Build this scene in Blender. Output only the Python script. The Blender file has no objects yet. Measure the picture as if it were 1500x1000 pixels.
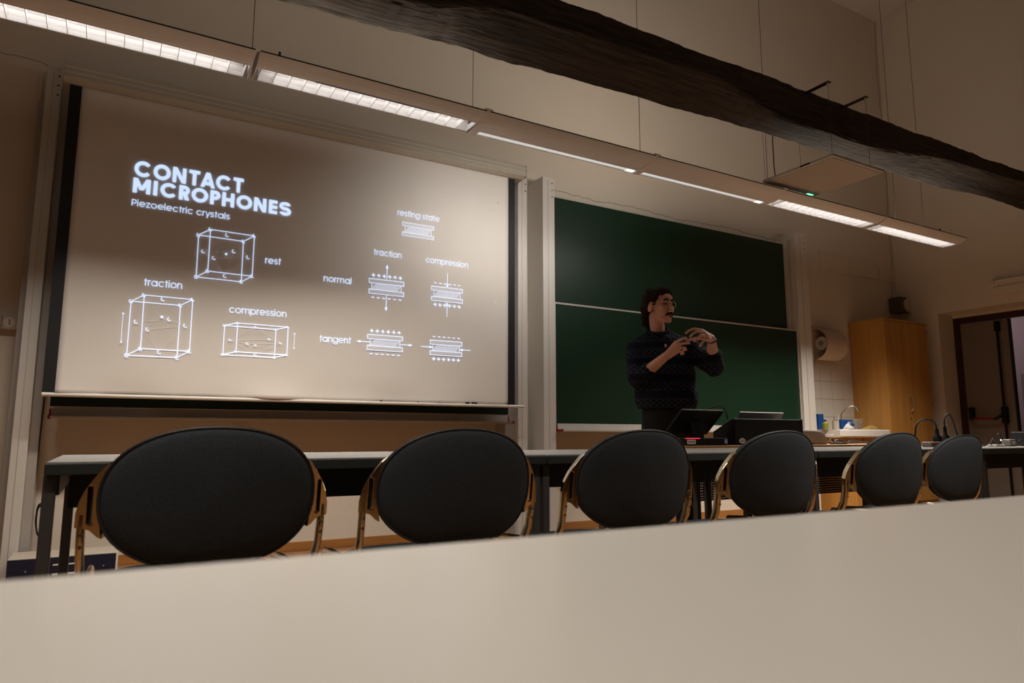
import bpy, bmesh, math, random
from mathutils import Vector, Matrix, noise
from math import sin, cos, pi, radians

random.seed(7)
S = bpy.context.scene
COL = S.collection

# ------------------------------------------------------------------ camera
CAM_H = 0.78
def cam_axes(yaw, pitch, roll):
    cy, sy, cp, sp = cos(yaw), sin(yaw), cos(pitch), sin(pitch)
    f = Vector((sy * cp, cy * cp, sp)); r = Vector((cy, -sy, 0)); u = r.cross(f)
    return r * cos(roll) + u * sin(roll), u * cos(roll) - r * sin(roll), f
_r, _u, _f = cam_axes(radians(30.076), radians(7.785), radians(0.048))
cam_d = bpy.data.cameras.new('camera')
cam_d.sensor_width = 36.0
cam_d.lens = 36.0 * 1015.4 / 1500.0
cam_d.clip_start = 0.02
cam_d.dof.use_dof = True
cam_d.dof.focus_distance = 4.4
cam_d.dof.aperture_fstop = 5.6
cam = bpy.data.objects.new('camera', cam_d)
COL.objects.link(cam)
M = Matrix(((_r.x, _u.x, -_f.x, 0), (_r.y, _u.y, -_f.y, 0), (_r.z, _u.z, -_f.z, CAM_H), (0, 0, 0, 1)))
cam.matrix_world = M
S.camera = cam

# ------------------------------------------------------------------ world and exposure
world = bpy.data.worlds.new('world'); S.world = world
world.use_nodes = True
world.node_tree.nodes['Background'].inputs[0].default_value = (0.02, 0.02, 0.025, 1)
world.node_tree.nodes['Background'].inputs[1].default_value = 0.05
vs = S.view_settings
vs.view_transform = 'Standard'; vs.look = 'None'; vs.gamma = 1.0; vs.use_curve_mapping = False
vs.exposure = 0.0
S.cycles.use_denoising = True
S.cycles.max_bounces = 8
S.cycles.diffuse_bounces = 4
S.cycles.sample_clamp_indirect = 4.0

# powers of the lamps (watts), used by the lamp builders below
WARM = (1.0, 0.91, 0.80)
P_DOWN = {0: 18.0, 1: 24.0, 4: 32.0, 5: 36.0}    # louvred modules, light going down
P_UP = {0: 2.4, 1: 4.2, 4: 5.2, 5: 4.0}          # the open top of the louvred modules
P_WASH = {2: 5.2, 3: 2.6}                       # board washers, light towards the board
P_WASH_UP = {2: 1.6, 3: 7.5}
P_ROOM = (7.5, 12.5, 27.0)                                    # added second lamp row, out of view over the seats
P_CORR = 6.0

# ------------------------------------------------------------------ helpers
def link(o, parent=None):
    COL.objects.link(o)
    if parent is not None: o.parent = parent
    return o

def tag(o, label=None, cat=None, group=None, kind=None):
    if label: o['label'] = label
    if cat: o['category'] = cat
    if group: o['group'] = group
    if kind: o['kind'] = kind
    return o

def thing(name, label, cat, loc=(0, 0, 0), rz=0.0, group=None, kind=None):
    o = bpy.data.objects.new(name, None)
    o.empty_display_size = 0.05
    link(o); o.location = loc; o.rotation_euler = (0, 0, rz)
    return tag(o, label, cat, group, kind)

class MB:
    """collects geometry for ONE mesh"""
    def __init__(s): s.v = []; s.f = []
    def add(s, vs_, fs_):
        n = len(s.v); s.v += [tuple(p) for p in vs_]; s.f += [tuple(i + n for i in f) for f in fs_]; return s
    def box(s, x0, x1, y0, y1, z0, z1):
        return s.add([(x0, y0, z0), (x1, y0, z0), (x1, y1, z0), (x0, y1, z0), (x0, y0, z1), (x1, y0, z1), (x1, y1, z1), (x0, y1, z1)],
                     [(3, 2, 1, 0), (4, 5, 6, 7), (0, 1, 5, 4), (1, 2, 6, 5), (2, 3, 7, 6), (3, 0, 4, 7)])
    def cyl(s, p0, p1, r0, r1=None, n=14):
        return s.tube([p0, p1], [r0, r0 if r1 is None else r1], n)
    def tube(s, path, r, n=10, closed=False):
        P = [Vector(p) for p in path]; m = len(P)
        R = r if isinstance(r, (list, tuple)) else [r] * m
        rings = []; ref = None
        for i in range(m):
            if closed: t = P[(i + 1) % m] - P[i - 1]
            else: t = P[min(i + 1, m - 1)] - P[max(i - 1, 0)]
            t.normalize()
            if ref is None:
                ref = Vector((0, 0, 1)) if abs(t.z) < .9 else Vector((1, 0, 0))
            a = ref - t * ref.dot(t); a.normalize(); b = t.cross(a); ref = a
            rings.append([P[i] + (a * cos(2 * pi * k / n) + b * sin(2 * pi * k / n)) * R[i] for k in range(n)])
        return s.loft(rings, caps=not closed, loop=closed)
    def loft(s, rings, caps=True, loop=False):
        n = len(rings[0]); v = [p for r in rings for p in r]; f = []
        m = len(rings)
        for i in range(m if loop else m - 1):
            j = (i + 1) % m
            for k in range(n):
                l = (k + 1) % n
                f.append((i * n + k, i * n + l, j * n + l, j * n + k))
        if caps:
            f.append(tuple(reversed(range(n)))); f.append(tuple((m - 1) * n + k for k in range(n)))
        return s.add(v, f)
    def ribbon_x(s, path, t, x0, x1):
        """open profile path in (y,z), thickness t, swept along x: one solid strip"""
        P = [Vector((p[0], p[1])) for p in path]; m = len(P); A = []; B = []
        for i in range(m):
            d = P[min(i + 1, m - 1)] - P[max(i - 1, 0)]; d.normalize(); nrm = Vector((-d.y, d.x)) * t * .5
            A.append(P[i] + nrm); B.append(P[i] - nrm)
        prof = A + B[::-1]
        return s.prism_x([(p.x, p.y) for p in prof], x0, x1, strip=m)
    def prism_x(s, prof, x0, x1, strip=0):
        n = len(prof)
        v = [(x0, y, z) for y, z in prof] + [(x1, y, z) for y, z in prof]
        f = [(k, (k + 1) % n, n + (k + 1) % n, n + k) for k in range(n)]
        if strip:
            m = strip
            for i in range(m - 1):
                f.append((i + 1, i, n - 1 - i, n - 2 - i)); f.append((n + i, n + i + 1, 2 * n - 2 - i, 2 * n - 1 - i))
        else:
            f += [tuple(reversed(range(n))), tuple(range(n, 2 * n))]
        return s.add(v, f)
    def prism_y(s, prof, y0, y1):
        n = len(prof)
        v = [(x, y0, z) for x, z in prof] + [(x, y1, z) for x, z in prof]
        f = [(k, (k + 1) % n, n + (k + 1) % n, n + k) for k in range(n)] + [tuple(reversed(range(n))), tuple(range(n, 2 * n))]
        return s.add(v, f)
    def ell(s, c, r, rot=None, nu=16, nv=10):
        c = Vector(c); v = []; f = []
        for i in range(1, nv):
            th = pi * i / nv
            for k in range(nu):
                ph = 2 * pi * k / nu
                p = Vector((r[0] * sin(th) * cos(ph), r[1] * sin(th) * sin(ph), r[2] * cos(th)))
                v.append(c + (rot @ p if rot else p))
        tp = Vector((0, 0, r[2])); v += [c + (rot @ tp if rot else tp), c - (rot @ tp if rot else tp)]
        for i in range(nv - 2):
            for k in range(nu):
                l = (k + 1) % nu; f.append((i * nu + k, (i + 1) * nu + k, (i + 1) * nu + l, i * nu + l))
        T = len(v) - 2
        for k in range(nu):
            l = (k + 1) % nu; f.append((T, k, l)); f.append((T + 1, (nv - 2) * nu + l, (nv - 2) * nu + k))
        return s.add(v, f)
    def cap(s, p0, r0, p1, r1, n=14):
        p0 = Vector(p0); p1 = Vector(p1); d = (p1 - p0)
        rings = []; t = d.normalized(); ref = Vector((0, 0, 1)) if abs(t.z) < .9 else Vector((1, 0, 0))
        a = (ref - t * ref.dot(t)).normalized(); b = t.cross(a)
        for k in range(1, 5):
            q = pi / 2 * (1 - k / 4); rings.append((p0 - t * r0 * sin(q), r0 * cos(q)))
        for k in range(0, 4):
            q = pi / 2 * k / 4; rings.append((p1 + t * r1 * sin(q), r1 * cos(q)))
        rr = [[c + (a * cos(2 * pi * j / n) + b * sin(2 * pi * j / n)) * r for j in range(n)] for c, r in rings]
        return s.loft(rr)
    def mesh(s, name):
        me = bpy.data.meshes.new(name); me.from_pydata(s.v, [], s.f); me.validate()
        bm = bmesh.new(); bm.from_mesh(me); bmesh.ops.recalc_face_normals(bm, faces=bm.faces); bm.to_mesh(me); bm.free()
        return me
    def build(s, name, mat, parent=None, smooth=False, bevel=0.0, seg=2):
        o = bpy.data.objects.new(name, s.mesh(name))
        if mat: o.data.materials.append(mat)
        link(o, parent)
        if smooth: shade(o)
        if bevel:
            m = o.modifiers.new('bevel', 'BEVEL'); m.width = bevel; m.segments = seg; m.limit_method = 'ANGLE'; m.angle_limit = radians(40)
        return o

def shade(o, ang=40):
    me = o.data
    me.polygons.foreach_set('use_smooth', [True] * len(me.polygons))
    try: me.set_sharp_from_angle(angle=radians(ang))
    except Exception: pass
    return o

def dup(src, parent=None, name=None, deep=True):
    c = src.copy()
    if name: c.name = name
    link(c, parent)
    if deep:
        for ch in list(src.children): dup(ch, c)
    return c

# ------------------------------------------------------------------ materials
def mat(name, col, rough=0.6, metal=0.0, scale=30.0, var=0.08, bump=0.0, bscale=None, spec=0.5, stretch=(1, 1, 1), emit=None, estr=0.0, coat=0.0, trans=0.0):
    m = bpy.data.materials.new(name); m.use_nodes = True
    nt = m.node_tree; N = nt.nodes; L = nt.links
    b = N['Principled BSDF']
    b.inputs['Roughness'].default_value = rough
    b.inputs['Metallic'].default_value = metal
    b.inputs['Specular IOR Level'].default_value = spec
    if coat: b.inputs['Coat Weight'].default_value = coat
    if trans: b.inputs['Transmission Weight'].default_value = trans
    tc = N.new('ShaderNodeTexCoord'); mp = N.new('ShaderNodeMapping'); mp.inputs['Scale'].default_value = stretch
    L.new(tc.outputs['Object'], mp.inputs['Vector'])
    nz = N.new('ShaderNodeTexNoise'); nz.inputs['Scale'].default_value = scale; nz.inputs['Detail'].default_value = 5
    L.new(mp.outputs[0], nz.inputs['Vector'])
    mx = N.new('ShaderNodeMix'); mx.data_type = 'RGBA'
    mx.inputs[6].default_value = tuple(max(0, c * (1 - var)) for c in col) + (1,)
    mx.inputs[7].default_value = tuple(min(1, c * (1 + var)) for c in col) + (1,)
    L.new(nz.outputs['Fac'], mx.inputs[0]); L.new(mx.outputs[2], b.inputs['Base Color'])
    if bump:
        n2 = nz
        if bscale:
            n2 = N.new('ShaderNodeTexNoise'); n2.inputs['Scale'].default_value = bscale; n2.inputs['Detail'].default_value = 6; L.new(mp.outputs[0], n2.inputs['Vector'])
        bp = N.new('ShaderNodeBump'); bp.inputs['Strength'].default_value = bump; bp.inputs['Distance'].default_value = 0.01
        L.new(n2.outputs['Fac'], bp.inputs['Height']); L.new(bp.outputs[0], b.inputs['Normal'])
    if emit:
        b.inputs['Emission Color'].default_value = tuple(emit) + (1,); b.inputs['Emission Strength'].default_value = estr
    return m

def wood(name, c1, c2, scale=6.0, stretch=(1, 1, 0.06), rough=0.45, bump=0.0, axis_dist=4.0):
    m = bpy.data.materials.new(name); m.use_nodes = True
    nt = m.node_tree; N = nt.nodes; L = nt.links; b = N['Principled BSDF']; b.inputs['Roughness'].default_value = rough
    tc = N.new('ShaderNodeTexCoord'); mp = N.new('ShaderNodeMapping'); mp.inputs['Scale'].default_value = stretch
    L.new(tc.outputs['Object'], mp.inputs['Vector'])
    nz = N.new('ShaderNodeTexNoise'); nz.inputs['Scale'].default_value = scale * 5; nz.inputs['Detail'].default_value = 8; nz.inputs['Distortion'].default_value = 0.6
    L.new(mp.outputs[0], nz.inputs['Vector'])
    nb = N.new('ShaderNodeTexNoise'); nb.inputs['Scale'].default_value = scale * .7; L.new(mp.outputs[0], nb.inputs['Vector'])
    ad = N.new('ShaderNodeMath'); ad.operation = 'MULTIPLY_ADD'; ad.inputs[1].default_value = .6
    L.new(nz.outputs['Fac'], ad.inputs[0]); 
    m2 = N.new('ShaderNodeMath'); m2.operation = 'MULTIPLY'; m2.inputs[1].default_value = .4; L.new(nb.outputs['Fac'], m2.inputs[0]); L.new(m2.outputs[0], ad.inputs[2])
    cr = N.new('ShaderNodeValToRGB'); cr.color_ramp.elements[0].position = .32; cr.color_ramp.elements[0].color = tuple(c1) + (1,)
    cr.color_ramp.elements[1].position = .68; cr.color_ramp.elements[1].color = tuple(c2) + (1,)
    L.new(ad.outputs[0], cr.inputs[0]); L.new(cr.outputs[0], b.inputs['Base Color'])
    if bump:
        bp = N.new('ShaderNodeBump'); bp.inputs['Strength'].default_value = bump; bp.inputs['Distance'].default_value = .02
        L.new(ad.outputs[0], bp.inputs['Height']); L.new(bp.outputs[0], b.inputs['Normal'])
    return m

def floor_mat():
    m = bpy.data.materials.new('parquet'); m.use_nodes = True
    nt = m.node_tree; N = nt.nodes; L = nt.links; b = N['Principled BSDF']; b.inputs['Roughness'].default_value = .32
    tc = N.new('ShaderNodeTexCoord'); br = N.new('ShaderNodeTexBrick')
    br.inputs['Color1'].default_value = (.32, .165, .07, 1); br.inputs['Color2'].default_value = (.25, .12, .045, 1); br.inputs['Mortar'].default_value = (.05, .02, .008, 1)
    br.inputs['Scale'].default_value = 1.0; br.inputs['Brick Width'].default_value = .9; br.inputs['Row Height'].default_value = .09; br.inputs['Mortar Size'].default_value = .002
    L.new(tc.outputs['Object'], br.inputs['Vector'])
    nz = N.new('ShaderNodeTexNoise'); nz.inputs['Scale'].default_value = 40; mp = N.new('ShaderNodeMapping'); mp.inputs['Scale'].default_value = (.1, 1, 1)
    L.new(tc.outputs['Object'], mp.inputs[0]); L.new(mp.outputs[0], nz.inputs['Vector'])
    mx = N.new('ShaderNodeMix'); mx.data_type = 'RGBA'; mx.blend_type = 'OVERLAY'; mx.inputs[0].default_value = .35
    L.new(br.outputs['Color'], mx.inputs[6]); L.new(nz.outputs['Fac'], mx.inputs[7]); L.new(mx.outputs[2], b.inputs['Base Color'])
    return m

def glow(name, col, strength):
    m = bpy.data.materials.new(name); m.use_nodes = True
    nt = m.node_tree; N = nt.nodes; N.clear()
    e = N.new('ShaderNodeEmission'); e.inputs[0].default_value = tuple(col) + (1,); e.inputs[1].default_value = strength
    o = N.new('ShaderNodeOutputMaterial'); nt.links.new(e.outputs[0], o.inputs[0]); return m

MAT = dict(
    wall=mat('cream_plaster', (.70, .62, .52), .85, scale=3, var=.035, bump=.12, bscale=60),
    ceil=mat('ceiling_plaster', (.62, .56, .49), .9, scale=3, var=.03),
    floor=floor_mat(),
    basewood=wood('skirting_wood', (.30, .125, .03), (.46, .21, .06), stretch=(.06, 1, 1)),
    alu=mat('aluminium_paint', (.70, .665, .615), .42, metal=.1, scale=8, var=.04),
    aludark=mat('aluminium_track', (.46, .43, .40), .45, metal=.3, scale=8, var=.04),
    case=mat('screen_case_enamel', (.46, .42, .34), .5, scale=20, var=.04),
    fabric=mat('screen_fabric', (.80, .755, .70), .9, scale=180, var=.03, spec=.2),
    black=mat('matt_black', (.006, .006, .007), .6, scale=60, var=.2),
    blackpl=mat('black_plastic', (.0045, .0045, .005), .5, scale=60, var=.15, spec=.25),
    green=mat('chalkboard_green', (.004, .026, .0115), .40, scale=4, var=.16, spec=.45),
    tray=mat('tray_aluminium', (.62, .58, .54), .38, metal=.35, scale=15, var=.05),
    red=mat('red_plastic', (.22, .006, .012), .45, scale=40, var=.1),
    lampbody=mat('lamp_enamel', (.74, .71, .68), .5, scale=10, var=.03),
    louvre=mat('louvre_white', (.86, .85, .84), .35, scale=20, var=.03),
    bluefilm=mat('blue_film', (.16, .24, .55), .4, scale=30, var=.1),
    beam=wood('old_timber', (.006, .0048, .0036), (.076, .054, .035), scale=9.0, stretch=(.07, 1, 1), rough=.9, bump=1.0),
    wire=mat('steel_wire', (.12, .10, .09), .5, metal=.6, scale=30, var=.1),
    panelw=mat('panel_white', (.62, .57, .52), .6, scale=60, var=.03),
    panelmesh=mat('panel_cloth', (.44, .375, .31), .85, scale=300, var=.12, bump=.1),
    fab=mat('charcoal_upholstery', (.032, .039, .046), .92, scale=260, var=.45, bump=.25, bscale=420, spec=.25),
    piping=mat('dark_piping', (.012, .014, .016), .6, scale=60, var=.2),
    chrome=mat('floor_tinted_chrome', (.58, .49, .345), .14, metal=1.0, scale=10, var=.05),  # chrome with the orange floor's reflection mixed into its colour
    screwm=mat('bright_screw', (.8, .75, .68), .2, metal=1.0, scale=10, var=.05),
    desktop=mat('desk_laminate', (.27, .262, .25), .42, scale=120, var=.06),
    deskedge=mat('desk_edge_dark', (.022, .026, .024), .5, scale=60, var=.12),
    deskleg=mat('desk_steel', (.050, .047, .045), .5, scale=30, var=.1),
    white_lam=mat('white_laminate', (.80, .76, .70), .27, scale=220, var=.02, spec=.5),
    white_edge=mat('white_edge_band', (.60, .55, .49), .5, scale=60, var=.03),
    teakdesk=wood('teacher_desk_wood', (.36, .17, .055), (.50, .26, .09), stretch=(.06, 1, 1)),
    cabwood=wood('cabinet_veneer', (.46, .215, .045), (.66, .335, .085), scale=4, stretch=(1, 1, .05), rough=.42),
    ceramic=mat('white_ceramic', (.78, .74, .68), .16, scale=10, var=.02),
    tile=mat('glazed_tile', (.72, .66, .58), .22, scale=6, var=.02),
    doorleaf=mat('door_grey', (.20, .16, .13), .55, scale=8, var=.05),
    doorframe=mat('door_frame_red', (.035, .006, .006), .4, scale=20, var=.1),
    corridor=mat('corridor_paint', (.72, .58, .62), .85, scale=3, var=.03),
    corridor2=mat('corridor_door', (.42, .34, .36), .7, scale=3, var=.03),
    paper=mat('paper_towel', (.62, .50, .38), .9, scale=50, var=.05),
    blue=mat('blue_plastic', (.012, .075, .27), .4, scale=40, var=.12),
    navy=mat('navy_panel', (.006, .010, .030), .45, scale=30, var=.15),
    beige=mat('beige_metal', (.48, .42, .34), .5, scale=20, var=.05),
    yellow=mat('yellow_sponge', (.40, .26, .07), .9, scale=120, var=.2, bump=.4),
    lime=mat('lime_plastic', (.26, .27, .03), .45, scale=30, var=.1),
    glass=mat('clear_glass', (.9, .92, .9), .05, scale=10, var=.01, trans=.9),
    greyplas=mat('grey_plastic', (.27, .24, .21), .55, scale=40, var=.05),
    whitepl=mat('white_plastic', (.72, .68, .62), .45, scale=40, var=.04),
    sticker=mat('sticker_white', (.65, .63, .60), .6, scale=90, var=.1),
    stickerblue=mat('sticker_blue', (.22, .34, .46), .6, scale=90, var=.15),
    tinfoil=mat('laptop_silver', (.15, .145, .135), .4, metal=.4, scale=30, var=.04),
    skin=mat('skin', (.74, .39, .285), .55, scale=25, var=.10, spec=.35),
    hair=mat('dark_hair', (.024, .014, .009), .75, scale=140, var=.5, bump=.6, bscale=160, spec=.12),
    eye=mat('eye_dark', (.02, .014, .012), .2, scale=40, var=.2),
    gold=mat('gold_wire', (.75, .58, .36), .25, metal=1.0, scale=20, var=.05),
    lens=mat('lens_glass', (.95, .95, .95), .03, scale=10, var=.0, trans=1.0),
    trousers=mat('black_trousers', (.004, .004, .005), .85, scale=120, var=.25, bump=.2),
    shoe=mat('black_shoe', (.012, .011, .010), .5, scale=60, var=.2),
    speakerbox=mat('speaker_brown', (.085, .065, .045), .6, scale=30, var=.1),
    grille=mat('speaker_grille', (.60, .50, .36), .7, scale=200, var=.1),
    crack=mat('crack_shadow', (.16, .12, .09), .95, scale=60, var=.1),
    wallpatch=mat('painted_cover', (.68, .595, .49), .8, scale=5, var=.03),
    greenled=glow('green_led', (.15, 1.0, .45), 3.0),
    redled=glow('red_led', (1.0, .03, .08), 1.2),
    whiteled=glow('white_led', (.8, 1.0, .9), 2.0),
    orangeled=glow('orange_led', (1.0, .45, .08), .8),
    proj=mat('projected_light', (.80, .755, .70), .9, scale=180, var=.03, spec=.2, emit=(.50, .66, .95), estr=1.12),
    proj2=mat('projected_light_soft', (.80, .755, .70), .9, scale=180, var=.03, spec=.2, emit=(.50, .64, .90), estr=1.05),
    proj3=mat('projected_light_grey', (.80, .755, .70), .9, scale=180, var=.03, spec=.2, emit=(.075, .095, .14), estr=1.0),
    proj4=mat('projected_light_faint', (.80, .755, .70), .9, scale=180, var=.03, spec=.2, emit=(.10, .11, .13), estr=1.0),
    washer=glow('washer_slot_glow', (1.0, .95, .88), .62),
)

# sweater: navy knit with bands of light and dark pattern
def sweater_mat():
    m = bpy.data.materials.new('nordic_knit'); m.use_nodes = True
    nt = m.node_tree; N = nt.nodes; L = nt.links; b = N['Principled BSDF']; b.inputs['Roughness'].default_value = .95; b.inputs['Specular IOR Level'].default_value = .15
    tc = N.new('ShaderNodeTexCoord'); sp = N.new('ShaderNodeSeparateXYZ'); L.new(tc.outputs['Object'], sp.inputs[0])
    def math(op, a, bb=None):
        n = N.new('ShaderNodeMath'); n.operation = op
        for i, q in enumerate((a, bb)):
            if q is None: continue
            if isinstance(q, (int, float)): n.inputs[i].default_value = q
            else: L.new(q, n.inputs[i])
        return n.outputs[0]
    z = sp.outputs['Z']; x = sp.outputs['X']
    bands = math('LESS_THAN', math('ABSOLUTE', math('SUBTRACT', math('FRACT', math('MULTIPLY', z, 8.5)), .5)), .24)
    dx = math('SINE', math('MULTIPLY', x, 150.0)); dz = math('SINE', math('MULTIPLY', z, 190.0))
    diam = math('GREATER_THAN', math('MULTIPLY', dx, dz), .12)
    thin = math('LESS_THAN', math('ABSOLUTE', math('SUBTRACT', math('FRACT', math('MULTIPLY', z, 17.0)), .5)), .09)
    dots = math('GREATER_THAN', math('SINE', math('MULTIPLY', x, 260.0)), .1)
    pat = math('MAXIMUM', math('MULTIPLY', bands, diam), math('MULTIPLY', thin, dots))
    vor = N.new('ShaderNodeTexNoise'); vor.inputs['Scale'].default_value = 90; L.new(tc.outputs['Object'], vor.inputs['Vector'])
    fac = math('MULTIPLY', pat, math('ADD', vor.outputs['Fac'], .25))
    mx = N.new('ShaderNodeMix'); mx.data_type = 'RGBA'; mx.inputs[6].default_value = (.010, .012, .020, 1); mx.inputs[7].default_value = (.042, .047, .066, 1)
    L.new(fac, mx.inputs[0]); L.new(mx.outputs[2], b.inputs['Base Color'])
    bp = N.new('ShaderNodeBump'); bp.inputs['Strength'].default_value = .3; bp.inputs['Distance'].default_value = .006
    L.new(vor.outputs['Fac'], bp.inputs['Height']); L.new(bp.outputs[0], b.inputs['Normal'])
    return m
MAT['sweater'] = sweater_mat()

# ------------------------------------------------------------------ room shell
WY, WX, CZ = 5.0, 8.5, 6.26
def struct(o, label, cat='wall'): return tag(o, label, cat, kind='structure')
wall_front = struct(MB().box(-4.3, 8.85, WY, WY + .3, 0, CZ).build('wall_front', MAT['wall']), 'cream plaster wall behind the projection screen and green boards')
DY0, DY1, DZ = 2.75, 4.515, 2.237
prof = [(-6.0, 0), (DY0, 0), (DY0, DZ), (DY1, DZ), (DY1, 0), (5.0, 0), (5.0, CZ), (-6.0, CZ)]
wall_right = struct(MB().prism_x(prof, WX, WX + .35).build('wall_right', MAT['wall']), 'cream plaster side wall with the recessed exit door')
struct(MB().box(-4.3, -4.0, -6, 5, 0, CZ).build('wall_left', MAT['wall']), 'cream plaster side wall far from the door')
struct(MB().box(-4.3, 8.85, -6.3, -6.0, 0, CZ).build('wall_rear', MAT['wall']), 'cream plaster wall at the back of the classroom')
struct(MB().box(-4.3, 8.85, -6.3, 5.3, -.2, 0).build('floor', MAT['floor']), 'orange wooden parquet floor of the classroom', 'floor')
struct(MB().box(-4.3, 8.85, -6.3, 5.3, CZ, CZ + .2).build('ceiling', MAT['ceil']), 'high flat cream ceiling above the timber beam', 'ceiling')
struct(MB().box(-3.99, 7.45, WY - .014, WY, 0, .06).build('baseboard_front', MAT['basewood'], bevel=.003), 'low orange wooden skirting board under the boards', 'baseboard')
# cracks in the plaster
def crack(pts, r=.0022):
    path = []
    for (x0, z0), (x1, z1) in zip(pts[:-1], pts[1:]):
        n = max(3, int(math.hypot(x1 - x0, z1 - z0) / .05))
        for i in range(n):
            t = i / n; path.append((x0 + (x1 - x0) * t + random.uniform(-.006, .006), WY - .0005, z0 + (z1 - z0) * t + random.uniform(-.01, .01)))
    path.append((pts[-1][0], WY - .0005, pts[-1][1]))
    MB().tube(path, r, 5).build('crack', MAT['crack'], wall_front)
crack([(3.3, 2.985), (3.75, 2.955), (4.2, 2.975), (4.8, 2.94), (5.5, 2.965), (6.35, 2.93)])
crack([(8.40, 2.5), (8.455, 3.0), (8.44, 3.6), (8.47, 3.95), (8.43, 4.4), (8.46, 4.9), (8.44, 5.4), (8.47, 6.24)], .003)
crack([(-1.2, 3.12), (-.85, 3.10), (-.6, 3.11), (-.47, 3.08)], .002)
# painted cover plates on the wall, upper right
for x0, x1, z0, z1 in ((7.01, 7.556, 2.70, 2.93), (7.566, 8.13, 2.70, 2.93), (8.165, 8.47, 2.705, 2.87)):
    MB().box(x0, x1, WY - .012, WY, z0, z1).build('cover_plate', MAT['wallpatch'], wall_front, bevel=.002)
# glazed tiles above the sink
tm = None
for i in range(5):
    for j in range(6):
        x0 = 6.50 + i * .2; z0 = .60 + j * .2
        if tm is None:
            t_ = MB().box(0, .197, -.006, 0, 0, .197).build('tile', MAT['tile'], wall_front, bevel=.002, seg=1); tm = t_
        else:
            t_ = tm.copy(); link(t_, wall_front)
        t_.location = (x0, WY, z0)

# exit door in the recess
dx = 8.81
MB().box(8.811, 8.849, DY0, DY1, 2.195, DZ + .001).build('lintel_infill', MAT['wall'], wall_right)
door = tag(thing('door_1', 'grey exit door leaf with push bar in dark red frame', 'door', kind='structure'))
MB().prism_x([(DY0, 0), (DY0 + .07, 0), (DY0 + .07, 2.125), (DY1 - .075, 2.125), (DY1 - .075, 0), (DY1, 0), (DY1, 2.2), (DY0, 2.2)], dx, dx + .06).build('frame', MAT['doorframe'], door, bevel=.004)
leaf = MB().box(dx + .005, dx + .05, 3.925, 4.437, .01, 2.12).build('door_leaf', MAT['doorleaf'], door, bevel=.003)
MB().box(dx + .0, dx + .055, 3.912, 3.926, .01, 2.12).build('edge_strip', MAT['black'], door)
MB().tube([(dx - .035, 4.025, .06), (dx - .035, 4.025, 2.06)], .012, 10).build('vertical_rod', MAT['blackpl'], door)
MB().box(dx - .055, dx + .006, 4.0, 4.05, 1.98, 2.10).build('top_latch', MAT['blackpl'], door, bevel=.012)
MB().box(dx - .06, dx + .006, 3.995, 4.055, .93, 1.12).build('bar_housing', MAT['blackpl'], door, bevel=.015)
MB().box(dx - .06, dx + .006, 4.345, 4.405, .97, 1.12).build('bar_housing', MAT['blackpl'], door, bevel=.02)
MB().tube([(dx - .04, 4.02, 1.06), (dx - .09, 4.06, 1.0), (dx - .105, 4.11, .975)], .018, 10).build('bar_arm', MAT['blackpl'], door, smooth=True)
MB().tube([(dx - .04, 4.375, 1.06), (dx - .09, 4.35, 1.0), (dx - .105, 4.31, .985)], .018, 10).build('bar_arm', MAT['blackpl'], door, smooth=True)
MB().tube([(dx - .105, 4.10, .985), (dx - .105, 4.32, .985)], .015, 10).build('push_bar', MAT['red'], door, smooth=True)
# corridor beyond the open leaf
struct(MB().box(10.6, 10.8, 1.0, 6.5, 0, 3.0).build('wall_corridor', MAT['corridor']), 'pinkish corridor wall seen through the open doorway')
MB().box(10.585, 10.6, 3.2, 4.62, 0, 1.62).build('panel', MAT['corridor2'], bpy.data.objects['wall_corridor'])
struct(MB().box(8.85, 10.6, 1.0, 6.5, -.2, 0).build('floor_corridor', MAT['floor']), 'corridor floor beyond the exit door', 'floor')
struct(MB().box(8.85, 10.6, 1.0, 6.5, 3.0, 3.2).build('ceiling_corridor', MAT['ceil']), 'corridor ceiling beyond the exit door', 'ceiling')
def area(name, loc, direction, sx, sy, watts, col, parent=None, up=(1, 0, 0), spread=180):
    l = bpy.data.lights.new(name, 'AREA'); l.shape = 'RECTANGLE'; l.size = sx; l.size_y = sy; l.energy = watts; l.color = col; l.spread = radians(spread)
    o = bpy.data.objects.new(name, l); link(o, parent)
    zax = -Vector(direction).normalized(); xax = Vector(up); xax = (xax - zax * xax.dot(zax)).normalized(); yax = zax.cross(xax)
    o.matrix_local = Matrix(((xax.x, yax.x, zax.x, loc[0]), (xax.y, yax.y, zax.y, loc[1]), (xax.z, yax.z, zax.z, loc[2]), (0, 0, 0, 1)))
    return o
cl = thing('corridor_lamp', 'flat ceiling lamp in the corridor beyond the exit door', 'lamp', (9.7, 5.2, 3.0))
MB().box(-.1, .1, -.6, .6, -.05, 0).build('lamp_body', MAT['lampbody'], cl, bevel=.005)
area('corridor_light', (0, 0, -.055), (0, 0, -1), .16, 1.1, P_CORR, (1.0, .86, .90), cl)

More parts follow.
